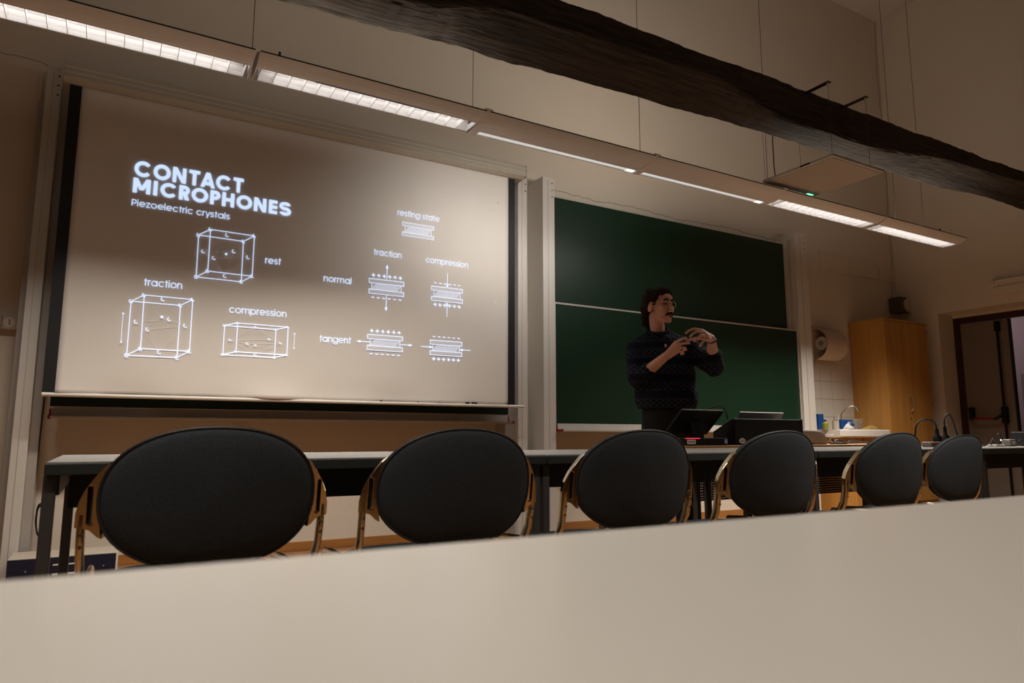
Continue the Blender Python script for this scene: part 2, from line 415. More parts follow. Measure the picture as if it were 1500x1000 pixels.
# ------------------------------------------------------------------ old timber beam
def make_beam():
    rings = []; nx = 520; na = 48
    def sst(a_, b_, x): t_ = min(1, max(0, (x - a_) / (b_ - a_))); return t_ * t_ * (3 - 2 * t_)
    for i in range(nx + 1):
        t = i / nx; x = -3.99 + t * (8.49 + 3.99)
        cyy = 3.165 + .012 * sin(x * 1.3); zb = 2.915 + .022 * max(0, x - .6)
        zt = 3.245 + .006 * x + .012 * noise.noise(Vector((x * 1.7, 3, 1)))
        hh = (zt - zb) / 2; cz = zb + hh; hw = .138 + .010 * sin(x * .9 + 1)
        # lower near edge cut away, shaped to turn the underside from the lamps
        cut = sst(1.1, 1.75, x) * (1 - sst(3.3, 4.0, x)) + .75 * sst(5.0, 6.2, x)
        ring = []
        for k in range(na):
            a = 2 * pi * (k + .5) / na; c, s_ = cos(a), sin(a); e = .14
            yy = hw * (abs(c) ** e) * (1 if c > 0 else -1); zz = hh * (abs(s_) ** e) * (1 if s_ > 0 else -1)
            low = max(0, -zz / hh); near = (hw - yy) / (2 * hw)
            zz += cut * low * near * .13
            d = noise.noise(Vector((x * 1.1, yy * 5, zz * 5))) * .014 + noise.noise(Vector((x * 2.2, yy * 18, zz * 18))) * .010 + noise.noise(Vector((x * 6, yy * 70, zz * 70))) * .007 + noise.noise(Vector((x * 16, yy * 160, zz * 160))) * .004
            q = 1 + d / .14
            ring.append((x, cyy + yy * q, cz + zz * q))
        rings.append(ring)
    o = MB().loft(rings).build('timber_beam', MAT['beam'], None, smooth=False)
    shade(o, 30)
    return tag(o, 'rough dark old timber beam crossing the room above the lights', 'beam', kind='structure')
make_beam()

# ------------------------------------------------------------------ suspended light run
JX = [-.77, .51, 1.785, 3.065, 4.35, 5.645, 6.93]
run = thing('pendant_light_run', 'long suspended fluorescent light run with white louvres and grey wing', 'lamp')
WING = [(3.352, 2.642), (3.368, 2.630), (3.392, 2.616), (3.418, 2.606), (3.436, 2.602)]
def louvre_module(i, x0, x1, parent, yoff=0.0, zoff=0.0, down=10.0, up=3.0, film=False, glow_w=.12, name='light_module'):
    Y = lambda p: [(a + yoff, b + zoff) for a, b in p]
    h = MB().ribbon_x(Y(WING + [(3.437, 2.635), (3.438, 2.672), (3.50, 2.678), (3.575, 2.672), (3.576, 2.635), (3.577, 2.598)]), .004, x0 + .012, x1 - .012).build(name, MAT['lampbody'], parent)
    MB().tube([(x0 + .012, 3.352 + yoff, 2.6435 + zoff), (x1 - .012, 3.352 + yoff, 2.6435 + zoff)], .004, 6).build('edge_trim', MAT['black'], h)
    n = 16; a0 = x0 + .035; a1 = x1 - .035; fin = None
    for k in range(n + 1):
        x = a0 + (a1 - a0) * k / n
        if fin is None:
            fin = MB().prism_x([(3.440, 2.600), (3.574, 2.600), (3.574, 2.640), (3.507, 2.628), (3.440, 2.640)], -.0012, .0012).build('louvre_blade', MAT['louvre'], h); f_ = fin
        else:
            f_ = fin.copy(); link(f_, h)
        f_.location = (x, yoff, zoff)
    # white side reflectors of the louvre
    MB().ribbon_x(Y([(3.5725, 2.600), (3.568, 2.62), (3.556, 2.645), (3.535, 2.664)]), .003, a0, a1).build('reflector', MAT['louvre'], h)
    MB().ribbon_x(Y([(3.4405, 2.600), (3.445, 2.62), (3.457, 2.645), (3.478, 2.664)]), .003, a0, a1).build('reflector', MAT['louvre'], h)
    if film:
        MB().ribbon_x(Y([(3.433, 2.5985), (3.4385, 2.5975)]), .002, x0 + .3, x1 - .3).build('blue_film_strip', MAT['bluefilm'], h)
    xm = (x0 + x1) / 2
    if down:
        # parabolic louvre: the beam is cut off sideways, only a weak glow reaches the blades
        area('tube_light', (xm, 3.507 + yoff, 2.5965 + zoff), (0, 0, -1), x1 - x0 - .15, .12, down, WARM, h, spread=112)
        area('blade_glow', (xm, 3.507 + yoff, 2.666 + zoff), (0, 0, -1), x1 - x0 - .15, .03, glow_w, (1, .96, .93), h)
    if up: area('top_light', (xm, 3.507 + yoff, 2.684 + zoff), (0, 0, 1), x1 - x0 - .1, .06, up, WARM, h)
    for e in (x0 + .012, x1 - .012):
        MB().prism_x(Y([(3.352, 2.642), (3.392, 2.616), (3.437, 2.600), (3.578, 2.597), (3.578, 2.678), (3.437, 2.680)]), e - .003, e + .003).build('end_plate', MAT['lampbody'], h)
    return h
def washer_module(i, x0, x1, parent, wash, up):
    h = MB().ribbon_x(WING + [(3.47, 2.598), (3.51, 2.597), (3.532, 2.598)], .004, x0 + .012, x1 - .012).build('light_module', MAT['lampbody'], parent)
    MB().ribbon_x([(3.43, 2.604), (3.432, 2.65), (3.45, 2.676), (3.50, 2.684), (3.545, 2.682)], .004, x0 + .012, x1 - .012).build('reflector', MAT['louvre'], h)
    MB().tube([(x0 + .012, 3.352, 2.6435), (x1 - .012, 3.352, 2.6435)], .004, 6).build('edge_trim', MAT['black'], h)
    MB().ribbon_x([(3.534, 2.5985), (3.555, 2.5985), (3.572, 2.602)], .003, x0 + .035, x1 - .035).build('slot_glow_strip', MAT['washer'], h)  # glowing strip put in for the lit reflector inside the slot
    MB().box(x0 + .012, x1 - .012, 3.572, 3.578, 2.594, 2.604).build('lip', MAT['lampbody'], h)
    for e in (x0 + .012, x1 - .012):
        MB().prism_x([(3.352, 2.642), (3.392, 2.616), (3.437, 2.600), (3.578, 2.597), (3.578, 2.678), (3.437, 2.680)], e - .003, e + .003).build('end_plate', MAT['lampbody'], h)
    # self-glowing patch stands for light caught at the end of the slot
    MB().box(x1 - .10, x1 - .035, 3.536, 3.574, 2.5945, 2.5965).build('end_glow_patch', MAT['end_glow'], h)
    xm = (x0 + x1) / 2
    area('wash_light', (xm, 3.592, 2.640), (0, .86, -.51), x1 - x0 - .15, .04, wash, (1, .94, .87), h, spread=112)
    area('wash_top_light', (xm, 3.56, 2.694), (0, .55, .83), x1 - x0 - .15, .05, up, WARM, h, spread=130)
    return h
MAT['end_glow'] = glow('end_reflector_glow', (1, .97, .92), 1.3)
for i in range(6):
    x0, x1 = JX[i], JX[i + 1]
    if i in P_DOWN: louvre_module(i, x0, x1, run, down=P_DOWN[i], up=P_UP[i], film=(i == 1), glow_w=(1.05, .85, 0, 0, .95, .95)[i])
    else: washer_module(i, x0, x1, run, P_WASH[i], P_WASH_UP[i])
def arc_joint(x, w=.05):
    MB().ribbon_x([(3.345, 2.655), (3.362, 2.638), (3.39, 2.618), (3.425, 2.602), (3.47, 2.594), (3.53, 2.592), (3.582, 2.594)], .006, x - w / 2, x + w / 2).build('joint_cover', MAT['lampbody'], run)
for x in (JX[2], JX[3], JX[4]): arc_joint(x)
for x in (.50, 1.74, 3.02, 4.30, 5.98, 6.42):
    MB().cyl((x, 3.47, 2.68), (x, 3.47, CZ), .0022, n=6).build('suspension_wire', MAT['wire'], run)
for x in (.62, 6.55):
    MB().cyl((x, 3.40, 2.64), (x, 3.40, 2.69), .006, n=8).build('hook', MAT['black'], run)
# second lamp row, added out of view to light table and chair backs
added_run = thing('pendant_light_run', 'second light run added out of view to light table and chairs', 'lamp')
for i, (x0, x1) in enumerate(((-1.9, -.62), (-.62, .66), (2.35, 3.63))):
    louvre_module(i, x0, x1, added_run, yoff=-2.5, down=P_ROOM[i], up=1.0, glow_w=.5)
for x in (-1.6, .4, 2.6, 3.4):
    MB().cyl((x, .97, 2.68), (x, .97, CZ), .0022, n=6).build('suspension_wire', MAT['wire'], added_run)

# ------------------------------------------------------------------ hanging ceiling panel with green light
pan = thing('hanging_panel', 'square pale panel with green light hung under the timber beam', 'panel', (4.485, 3.13, 2.69))
MB().box(-.30, .30, -.30, .30, 0, .024).build('panel_frame', MAT['panelw'], pan, bevel=.008)
MB().box(-.285, .285, -.285, .285, -.004, .002).build('panel_face', MAT['panelmesh'], pan)
MB().box(.185, .25, .262, .276, -.006, -.003).build('indicator_light', MAT['greenled'], pan)
MB().box(-.302, -.298, -.12, -.04, .006, .018).build('socket', MAT['black'], pan)
for dx_ in (-.30, .13):
    br = MB().box(dx_ + .0, dx_ + .035, -.30, -.02, .545, .551).build('bracket', MAT['black'], pan)
    MB().cyl((dx_ + .017, -.285, .545), (dx_ + .017, -.285, .505), .008, .005, 8).build('wire_grip', MAT['alu'], br)
    MB().cyl((dx_ + .017, -.285, .51), (dx_ + .017, -.285, .02), .0013, n=5).build('support_wire', MAT['wire'], pan)
    MB().cyl((dx_ + .017, .285, .55), (dx_ + .017, .285, .02), .0013, n=5).build('support_wire', MAT['wire'], pan)
    MB().box(dx_ + .0, dx_ + .035, .02, .30, .545, .551).build('bracket', MAT['black'], pan)
MB().tube([(-.265, .20, .5), (-.268, .21, .30), (-.26, .215, .12), (-.245, .22, .02)], .004, 8).build('cable', MAT['black'], pan, smooth=True)

# ------------------------------------------------------------------ sliding chalkboard systems
def board_system(name, label, xl, wl, xr, wr, zt_post, bx0, bx1, upper, lower, tray_z, yfront):
    r = thing(name, label, 'chalkboard')
    yb = WY
    for px, w in ((xl, wl), (xr, wr)):
        p = MB().box(px, px + w, yfront, yb, 0, zt_post).build('post', MAT['alu'], r, bevel=.004)
        for k in range(3):
            MB().cyl((px + w * .8, yfront - .0015, zt_post - .05 - k * .06), (px + w * .8, yfront + .003, zt_post - .05 - k * .06), .006, n=8).build('screw', MAT['black'], p)
        MB().box(px + w * .42, px + w * .46, yfront - .001, yfront + .003, .05, zt_post - .03).build('groove', MAT['aludark'], p)
    for (z0, z1, y, x0, x1, nm) in ((upper[0], upper[1], 4.85, bx0, bx1, 'board'), (lower[0], lower[1], 4.79, bx0 - .01, bx1 + .03, 'board')):
        b = MB().box(x0, x1, y, y + .02, z0, z1).build(nm, MAT['green'], r)
        MB().box(x0, x1, y - .004, y + .022, z1, z1 + .014).build('rail', MAT['tray'], b)
        MB().box(x0 - .012, x0, y - .004, y + .022, z0, z1 + .014).build('rail', MAT['tray'], b)
        MB().box(x1, x1 + .012, y - .004, y + .022, z0, z1 + .014).build('rail', MAT['tray'], b)
    zt, zb = tray_z
    t = MB().prism_x([(4.785, zt), (4.815, zt), (4.815, zb), (4.70, zb), (4.70, zb + .014), (4.778, zb + .014)], bx0, bx1 + .02).build('chalk_tray', MAT['tray'], r)
    for x in (bx0 - .012, bx1 + .02):
        MB().prism_x([(4.785, zt - .01), (4.815, zt - .01), (4.815, zb - .002), (4.698, zb - .002), (4.698, zb + .02), (4.74, zb + .016), (4.776, zb + .02)], x, x + .012).build('tray_cap', MAT['red'], t)
    return r
right_b = board_system('sliding_chalkboard', 'uncovered pair of green sliding chalkboards behind the standing presenter', 3.054, .118, 6.275, .19, 2.972, 3.205, 6.235, (1.80, 2.845), (.885, 1.888), (.885, .82), 4.755)
# fluted inner guide on the door side of the uncovered boards
for k in range(4):
    MB().box(6.212 + k * .014, 6.218 + k * .014, 4.8115, 4.8165, .02, 2.89).build('guide_flute', MAT['aludark'], right_b)
MB().box(6.20, 6.272, 4.815, 4.995, 0, 2.90).build('guide', MAT['alu'], right_b)
left_b = board_system('sliding_chalkboard', 'second chalkboard mostly covered by the lowered projection screen', -.459, .078, 2.825, .088, 2.985, -.285, 2.71, (1.9, 2.75), (.95, 1.85), (.945, .878), 4.78)
MB().box(-.381, -.335, 4.83, 4.99, 0, 2.88).build('guide', MAT['aludark'], left_b, bevel=.003)
MB().box(2.735, 2.823, 4.83, 4.99, 0, 2.88).build('guide', MAT['aludark'], left_b, bevel=.003)
MB().box(-.495, -.459, 4.86, 4.99, 0, 2.80).build('back_rail', MAT['aludark'], left_b, bevel=.003)

# ------------------------------------------------------------------ projection screen with the slide
SY = 4.62
scr = thing('projection_screen', 'lowered white projection screen showing a contact microphone slide', 'projection screen')
c_ = MB().prism_x([(4.555, 2.935), (4.70, 2.935), (4.70, 2.835), (4.60, 2.828), (4.555, 2.845)], -.362, 2.768).build('screen_case', MAT['case'], scr, bevel=.006)
for z in (2.905, 2.872):
    MB().box(-.360, 2.766, 4.5535, 4.556, z, z + .004).build('ridge', MAT['alu'], c_)
MB().box(-.368, -.360, 4.553, 4.702, 2.832, 2.938).build('end_cap', MAT['case'], c_, bevel=.003)
MB().box(2.766, 2.774, 4.553, 4.702, 2.832, 2.938).build('end_cap', MAT['case'], c_, bevel=.003)
# fabric with a gentle sag of folds near the hem
nx, nz = 90, 60; v = []; f = []
for j in range(nz + 1):
    z = 1.012 + (2.84 - 1.012) * j / nz
    for i in range(nx + 1):
        x = -.268 + (2.643 + .268) * i / nx
        k = max(0, 1 - (z - 1.012) / .22) ** 2
        y = SY + .004 + k * (.010 * sin(x * 5.1) + .006 * sin(x * 11 + 1) + .004 * sin(x * 3 + z * 20))
        v.append((x, y, z))
for j in range(nz):
    for i in range(nx):
        a = j * (nx + 1) + i; f.append((a, a + 1, a + nx + 2, a + nx + 1))
mb = MB(); mb.v = v; mb.f = f
fabric = mb.build('screen_fabric', MAT['fabric'], scr, smooth=True)
so = fabric.modifiers.new('solid', 'SOLIDIFY'); so.thickness = .0012; so.offset = 1
for x0, x1 in ((-.328, -.268), (2.643, 2.70)):
    MB().box(x0, x1, SY + .001, SY + .003, 1.012, 2.84).build('black_border', MAT['black'], scr)
MB().tube([(-.327, SY, 1.008), (2.782, SY, 1.008)], .0115, 12).build('bottom_bar', MAT['whitepl'], scr, smooth=True)
for x, w, h in ((2.06, .012, .008), (2.28, .03, .012), (2.33, .045, .012), (1.62, .014, .008), (2.63, .02, .006), (1.9, .01, .005)):
    MB().box(x, x + w, SY - .006, SY + .004, 1.018, 1.018 + h).build('hem_mark', MAT['black'], scr)

# ---- stroke lettering (flat print on the screen)
class Flat:
    def __init__(s): s.v = []; s.f = []
    def quad(s, a, b, c, d):
        n = len(s.v); s.v += [a, b, c, d]; s.f.append((n, n + 1, n + 2, n + 3))
    def line(s, a, b, w):
        dx, dz = b[0] - a[0], b[1] - a[1]; l = math.hypot(dx, dz) or 1e-6; nx, nz = -dz / l * w / 2, dx / l * w / 2
        s.quad((a[0] + nx, a[1] + nz), (b[0] + nx, b[1] + nz), (b[0] - nx, b[1] - nz), (a[0] - nx, a[1] - nz))
    def poly(s, pts):
        n = len(s.v); s.v += pts; s.f.append(tuple(range(n, n + len(pts))))
    def arc(s, c, rx, rz, a0, a1, w, n=28):
        n = max(4, int(n * abs(a1 - a0) / 360)); o = []; i_ = []
        for k in range(n + 1):
            a = radians(a0 + (a1 - a0) * k / n)
            o.append((c[0] + (rx + w / 2) * cos(a), c[1] + (rz + w / 2) * sin(a))); i_.append((c[0] + (rx - w / 2) * cos(a), c[1] + (rz - w / 2) * sin(a)))
        for k in range(n): s.quad(o[k], o[k + 1], i_[k + 1], i_[k])
    def disc(s, c, rx, rz=None, n=14):
        rz = rz or rx; s.poly([(c[0] + rx * cos(2 * pi * k / n), c[1] + rz * sin(2 * pi * k / n)) for k in range(n)])
    def build(s, name, m, d=.0):
        me = bpy.data.meshes.new(name); dy = [0.0] * len(s.v)
        for i, f in enumerate(s.f):
            for k in f: dy[k] = i * 4e-5
        me.from_pydata([(x, SY - .0015 - d - e, z) for (x, z), e in zip(s.v, dy)], [], s.f)
        o = bpy.data.objects.new(name, me); me.materials.append(m); link(o, scr); return o

def glyph(F, ch, x, z, C, w):
    """draw ch at (x,z) with cap height C and stroke w; returns the advance"""
    H = C; X = C * .78; h = w / 2; A = C * 1.06; D = -C * .27
    Ln = lambda x0, z0, x1, z1: F.line((x + x0, z + z0), (x + x1, z + z1), w)
    Ar = lambda cx, cz, rx, rz, a0, a1: F.arc((x + cx, z + cz), rx, rz, a0, a1, w)
    g = .10 * C + w * .18
    if ch == ' ': return C * .38
    if ch == 'C':
        r = H / 2 - h; Ar(H * .5, H / 2, r, r, 38, 322); return H * .96 + g
    if ch == 'O':
        r = H / 2 - h; Ar(H * .5, H / 2, r, r, 0, 360); return H + g
    if ch == 'N':
        W = H * .80; Ln(h, 0, h, H); Ln(W - h, 0, W - h, H); F.poly([(x, z + H), (x + w * 1.1, z + H), (x + W, z), (x + W - w * 1.1, z)]); return W + g * 1.3
    if ch == 'T':
        W = H * .66; Ln(0, H - h, W, H - h); Ln(W / 2, 0, W / 2, H - h); return W + g * .45
    if ch == 'A':
        W = H * .90; F.poly([(x, z), (x + w * 1.08, z), (x + W / 2 + w * .55, z + H), (x + W / 2 - w * .55, z + H)]); F.poly([(x + W - w * 1.08, z), (x + W, z), (x + W / 2 + w * .55, z + H), (x + W / 2 - w * .55, z + H)])
        Ln(W * .22, H * .27, W * .78, H * .27); return W + g * .5
    if ch == 'M':
        W = H * .98; Ln(h, 0, h, H); Ln(W - h, 0, W - h, H)
        F.poly([(x, z + H), (x + w * 1.1, z + H), (x + W / 2 + w * .5, z + H * .22), (x + W / 2 - w * .5, z + H * .22)]); F.poly([(x + W, z + H), (x + W - w * 1.1, z + H), (x + W / 2 - w * .5, z + H * .22), (x + W / 2 + w * .5, z + H * .22)]); return W + g * 1.3
    if ch == 'I': Ln(h, 0, h, H); return w + g * 1.3
    if ch in 'RP':
        W = H * .62; zc = H * .68; r = H * .32 - h; Ln(h, 0, h, H); Ln(h, H - h, W - r - h, H - h); Ln(h, zc - r, W - r - h, zc - r); Ar(W - r - h, zc, r, r, -90, 90)
        if ch == 'R': F.poly([(x + W * .36, z + H * .40), (x + W * .36 + w * 1.15, z + H * .40), (x + W, z), (x + W - w * 1.15, z)])
        return W + g * .9
    if ch == 'H': W = H * .76; Ln(h, 0, h, H); Ln(W - h, 0, W - h, H); Ln(h, H / 2, W - h, H / 2); return W + g * 1.1
    if ch == 'E':
        W = H * .56; Ln(h, 0, h, H)
        for zz in (h, H / 2, H - h): Ln(h, zz, W, zz)
        return W + g
    if ch == 'S':
        r = (H - w) / 4; rx = H * .29; Ar(rx + h, H - h - r, rx, r, 20, 270); Ar(rx + h, h + r, rx, r, -160, 90); return 2 * rx + w + g
    r = X / 2 - h
    if ch == 'o': Ar(X / 2, X / 2, r, r, 0, 360); return X + g
    if ch == 'c': Ar(X / 2, X / 2, r, r, 42, 318); return X * .94 + g
    if ch == 'e': Ar(X / 2, X / 2, r, r, 0, 318); Ln(w * .6, X / 2, X - h, X / 2); return X + g
    if ch == 'a': Ar(X / 2, X / 2, r, r, 0, 360); Ln(X - h, 0, X - h, X); return X + g * 1.3
    if ch == 'g': Ar(X / 2, X / 2, r, r, 0, 360); Ln(X - h, 0, X - h, X); Ar(X / 2, -C * .02, r, r * .55, 180, 360); return X + g * 1.3
    if ch == 'p': Ar(X / 2, X / 2, r, r, 0, 360); Ln(h, D, h, X); return X + g
    if ch == 'i': Ln(h, 0, h, X); F.disc((x + h, z + X + C * .2), w * .72); return w + g * 1.3
    if ch == 'l': Ln(h, 0, h, A); return w + g * 1.3
    if ch == 't': W = C * .40; Ln(W * .42, 0, W * .42, A * .94); Ln(0, X - h, W, X - h); return W + g * .7
    if ch == 'r': Ln(h, 0, h, X); Ar(h + r * .72, X - h - r * .8, r * .72, r * .8, 75, 180); return C * .36 + g * .7
    if ch == 'n':
        W = C * .64; q = (W - w) / 2; Ln(h, 0, h, X); Ar(h + q, X - h - q, q, q, 0, 180); Ln(W - h, 0, W - h, X - h - q); return W + g * 1.2
    if ch == 'm':
        W = C * .60; q = (W - w) / 2; Ln(h, 0, h, X)
        for k in (0, 1): Ar(h + q + k * 2 * q, X - h - q, q, q, 0, 180); Ln(h + 2 * q * (k + 1), 0, h + 2 * q * (k + 1), X - h - q)
        return W + 2 * q + g * 1.2
    if ch == 's':
        q = (X - w) / 4; rx = C * .20; Ar(rx + h, X - h - q, rx, q, 20, 270); Ar(rx + h, h + q, rx, q, -160, 90); return 2 * rx + w + g
    if ch == 'z': W = C * .52; Ln(0, X - h, W, X - h); Ln(0, h, W, h); Ln(W - w * .7, X - h, w * .7, h); return W + g
    if ch == 'y': W = C * .62; Ln(h * .6, X, W / 2, 0); Ln(W - h * .6, X, W * .28, D); return W + g * .5
    return C * .5
def text(name, s_, x0, x1, z, C, w, m):
    """every letter is a part of its own"""
    Fs = []; x = 0
    for ch in s_:
        F = Flat(); x += glyph(F, ch, x, 0, C, w)
        if F.v: Fs.append(F)
    xs = [p[0] for F in Fs for p in F.v]; a, b = min(xs), max(xs); k = (x1 - x0) / (b - a)
    for F in Fs:
        F.v = [(x0 + (p[0] - a) * k, z + p[1]) for p in F.v]; F.build(name, m)
text('title_letter', 'CONTACT', .035, .658, 2.340, .097, .0205, MAT['proj'])
text('title_letter', 'MICROPHONES', .034, .964, 2.236, .091, .0200, MAT['proj'])
text('subtitle_letter', 'Piezoelectric crystals', .034, .585, 2.152, .040, .0040, MAT['proj'])
for s_, x0, x1, z in (('rest', .816, .916, 1.896), ('traction', .131, .337, 1.672), ('compression', .614, .965, 1.551), ('resting state', 1.714, 2.045, 2.368), ('traction', 1.545, 1.752, 2.050), ('compression', 1.941, 2.288, 2.046), ('normal', 1.200, 1.390, 1.820), ('tangent', 1.188, 1.402, 1.406)):
    text('caption_letter', s_, x0, x1, z, .044, .0044, MAT['proj'])
# piezo stacks
def plate_stack(x0, x1, zt, zb, tp=.030, plus=None, minus=None):
    out = Flat(); fill = Flat(); hat = Flat(); lw = .0038
    for (a, b) in ((zt - tp, zt), (zb, zb + tp)):
        for p, q in (((x0, a), (x1, a)), ((x0, b), (x1, b)), ((x0, a - lw / 2), (x0, b + lw / 2)), ((x1, a - lw / 2), (x1, b + lw / 2))): out.line(p, q, lw)
        fill.poly([(x0, a), (x1, a), (x1, b), (x0, b)])
    xi0, xi1 = x0 + .02, x1 - .02; m0, m1 = zb + tp, zt - tp
    out.line((xi0, m0), (xi0, m1), lw * .8); out.line((xi1, m0), (xi1, m1), lw * .8)
    n = 15; dz = m1 - m0
    for k in range(n):
        xa = xi0 + (xi1 - xi0 - dz * .8) * k / (n - 1); hat.line((xa, m0), (xa + dz * .8, m1), .0024)
    xs = [x0 + .030 + (x1 - x0 - .057) * k / 5 for k in range(6)]
    if plus is not None:
        for x in xs:
            sg = Flat(); sg.line((x - .0125, plus), (x + .0125, plus), .0056); sg.line((x, plus - .0125), (x, plus + .0125), .0056); sg.build('plus_sign', MAT['proj'])
    if minus is not None:
        for x in xs:
            sg = Flat(); sg.line((x - .010, minus), (x + .010, minus), .0056); sg.build('minus_sign', MAT['proj'])
    fill.build('plate_fill_print', MAT['proj3']); hat.build('hatching_print', MAT['proj2'], .0003); out.build('plate_outline_print', MAT['proj'], .0005)
def arrow(a, b, name='arrow_print'):
    F = Flat(); d = Vector((b[0] - a[0], b[1] - a[1])); l = d.length; d.normalize(); n = Vector((-d.y, d.x)); t = Vector(b); e = t - d * .026
    F.line(a, tuple(e), .0036); F.poly([tuple(t), tuple(e + n * .0095), tuple(e - n * .0095)]); F.build(name, MAT['proj'], .0007)
plate_stack(1.754, 2.000, 2.323, 2.224, .025)
plate_stack(1.517, 1.775, 1.877, 1.771, .030, plus=1.904, minus=1.744)
arrow((1.646, 1.88), (1.646, 1.990)); arrow((1.646, 1.768), (1.646, 1.655))
plate_stack(1.991, 2.244, 1.874, 1.767, .030, plus=1.738, minus=1.901)
arrow((2.118, 1.986), (2.118, 1.873)); arrow((2.118, 1.655), (2.118, 1.765))
plate_stack(1.517, 1.775, 1.480, 1.372, .030, plus=1.507, minus=1.345)
arrow((1.536, 1.427), (1.441, 1.426)); arrow((1.760, 1.424), (1.850, 1.424))
plate_stack(1.988, 2.243, 1.473, 1.365, .030, plus=1.336, minus=1.500)
arrow((1.917, 1.421), (2.007, 1.421)); arrow((2.315, 1.416), (2.224, 1.416))
# crystal lattices
def crystal(P, sq=1.0, tick=None):
    bold = Flat(); thin = Flat(); w = .0044
    for a, b in ((0, 1), (1, 2), (2, 3), (3, 0), (4, 5), (5, 6), (6, 7), (7, 4), (0, 4), (1, 5), (2, 6), (3, 7)): bold.line(P[a], P[b], w)
    top, lf, fr, bk, rt, bt = P[8:14]
    for a in (lf, fr, bk, rt):
        thin.line(top, a, .0018); thin.line(bt, a, .0018)
    for a, b in ((lf, fr), (fr, rt), (rt, bk), (bk, lf)): thin.line(a, b, .0018)
    for c in P[:14]:
        r = .0125
        bold.arc(c, r * .8, r * .8 * sq, 110, 320, .0048 * (.6 + .4 * sq), 22)
    bold.disc(P[14], .008, .008 * sq)
    if tick:
        bold.line(tick[0], tick[1], .0026)
        for t in tick: bold.disc(t, .005)
    thin.build('lattice_line_print', MAT['proj4']); bold.build('lattice_print', MAT['proj2'], .0004)
crystal([(0.411, 2.025), (0.477, 2.071), (0.741, 2.068), (0.676, 2.022), (0.412, 1.757), (0.476, 1.802), (0.740, 1.800), (0.676, 1.756), (0.576, 2.048), (0.443, 1.923), (0.507, 1.889), (0.621, 1.947), (0.709, 1.92), (0.577, 1.781), (0.576, 1.923)])
crystal([(0.070, 1.570), (0.136, 1.614), (0.401, 1.613), (0.335, 1.570), (0.068, 1.248), (0.137, 1.292), (0.401, 1.292), (0.335, 1.250), (0.237, 1.598), (0.104, 1.449), (0.167, 1.409), (0.279, 1.479), (0.369, 1.447), (0.237, 1.278), (0.238, 1.489)], 1.0, ((.034, 1.492), (.034, 1.323)))
crystal([(0.592, 1.467), (0.668, 1.489), (0.980, 1.487), (0.903, 1.465), (0.591, 1.283), (0.667, 1.306), (0.979, 1.304), (0.902, 1.282), (0.780, 1.473), (0.630, 1.378), (0.733, 1.362), (0.866, 1.399), (0.938, 1.378), (0.783, 1.293), (0.781, 1.354)], .5, ((1.021, 1.445), (1.021, 1.350)))
F = Flat(); F.poly([(2.516, 1.825), (2.516, 1.795), (2.524, 1.801), (2.531, 1.788), (2.535, 1.790), (2.529, 1.803), (2.538, 1.804)]); F.build('cursor_print', MAT['proj3'])
F = Flat(); F.disc((2.544, 2.605), .005); F.build('speck_print', MAT['orangeled'])

# ------------------------------------------------------------------ meeting desks in a row
DX = [-.135, 1.42, 2.975, 4.53, 6.085]
def desk(x0, x1, label, yn=2.187, yf=3.005, zt=.712):
    r = thing('desk', label, 'desk', (x0, yn, 0), group='grey desks in the front row')
    L_ = x1 - x0 - .006; D_ = yf - yn
    MB().box(0, L_, 0, D_, zt - .034, zt - .003).build('edge_band', MAT['deskedge'], r, bevel=.003)
    MB().box(.004, L_ - .004, .004, D_ - .004, zt - .004, zt).build('desk_top', MAT['desktop'], r)
    for x in (-.002, L_ - .038):
        for y in (.03, D_ - .07):
            xi = x if y < .1 else (x + .022 if x < L_ / 2 else x - .022)
            MB().box(xi, xi + .030, y, y + .034, 0, zt - .034).build('leg', MAT['deskleg'], r, bevel=.004)
        MB().box(x + .004, x + .036, .07, D_ - .07, zt - .09, zt - .04).build('side_rail', MAT['deskleg'], r)
    MB().box(.056, L_ - .056, .075, .095, zt - .125, zt - .034).build('apron', MAT['black'], r)
    MB().box(.056, L_ - .056, D_ - .06, D_ - .04, zt - .10, zt - .034).build('apron', MAT['black'], r)
    return r
desk(DX[0], DX[1], 'grey desk at the end of the row, below the projection screen')
desk(DX[1], DX[2], 'grey desk in the row in front of the standing presenter')
desk(DX[2], DX[3], 'grey desk in the row in front of the black console')
desk(DX[3], DX[4], 'grey desk at the end of the row nearest the exit door')

# ------------------------------------------------------------------ upholstered chairs
def superring(a, b, n, m=48):
    out = []
    for k in range(m):
        t = 2 * pi * k / m; c, s = cos(t), sin(t)
        out.append((a * (abs(c) ** (2 / n)) * (1 if c >= 0 else -1), b * (abs(s) ** (2 / n)) * (1 if s >= 0 else -1)))
    return out
CHW, CHH, CHC = .223, .152, .648
def back_y(u, z): return .85 * u * u - (z - CHC) * .14
def make_back(parent):
    th = .034; rings = []
    prof = [(.02, -1), (.35, -.995), (.7, -.97), (.88, -.9), (.955, -.72), (.99, -.38), (1.0, 0), (.99, .38), (.955, .72), (.88, .9), (.7, .97), (.35, .995), (.02, 1)]
    base = superring(CHW, CHH, 2.25, 56)
    for rr, d in prof:
        rings.append([(u * rr, back_y(u * rr, CHC + w * rr) + d * th / 2 - (.012 * (1 - rr * rr) if d < 0 else 0), CHC + w * rr) for u, w in base])
    o = MB().loft(rings).build('backrest', MAT['fab'], parent, smooth=True)
    pr = [(u * .985, back_y(u * .985, CHC + w * .985) - th * .28, CHC + w * .985) for u, w in base]
    MB().tube(pr, .004, 6, closed=True).build('piping', MAT['piping'], o, smooth=True)
    return o
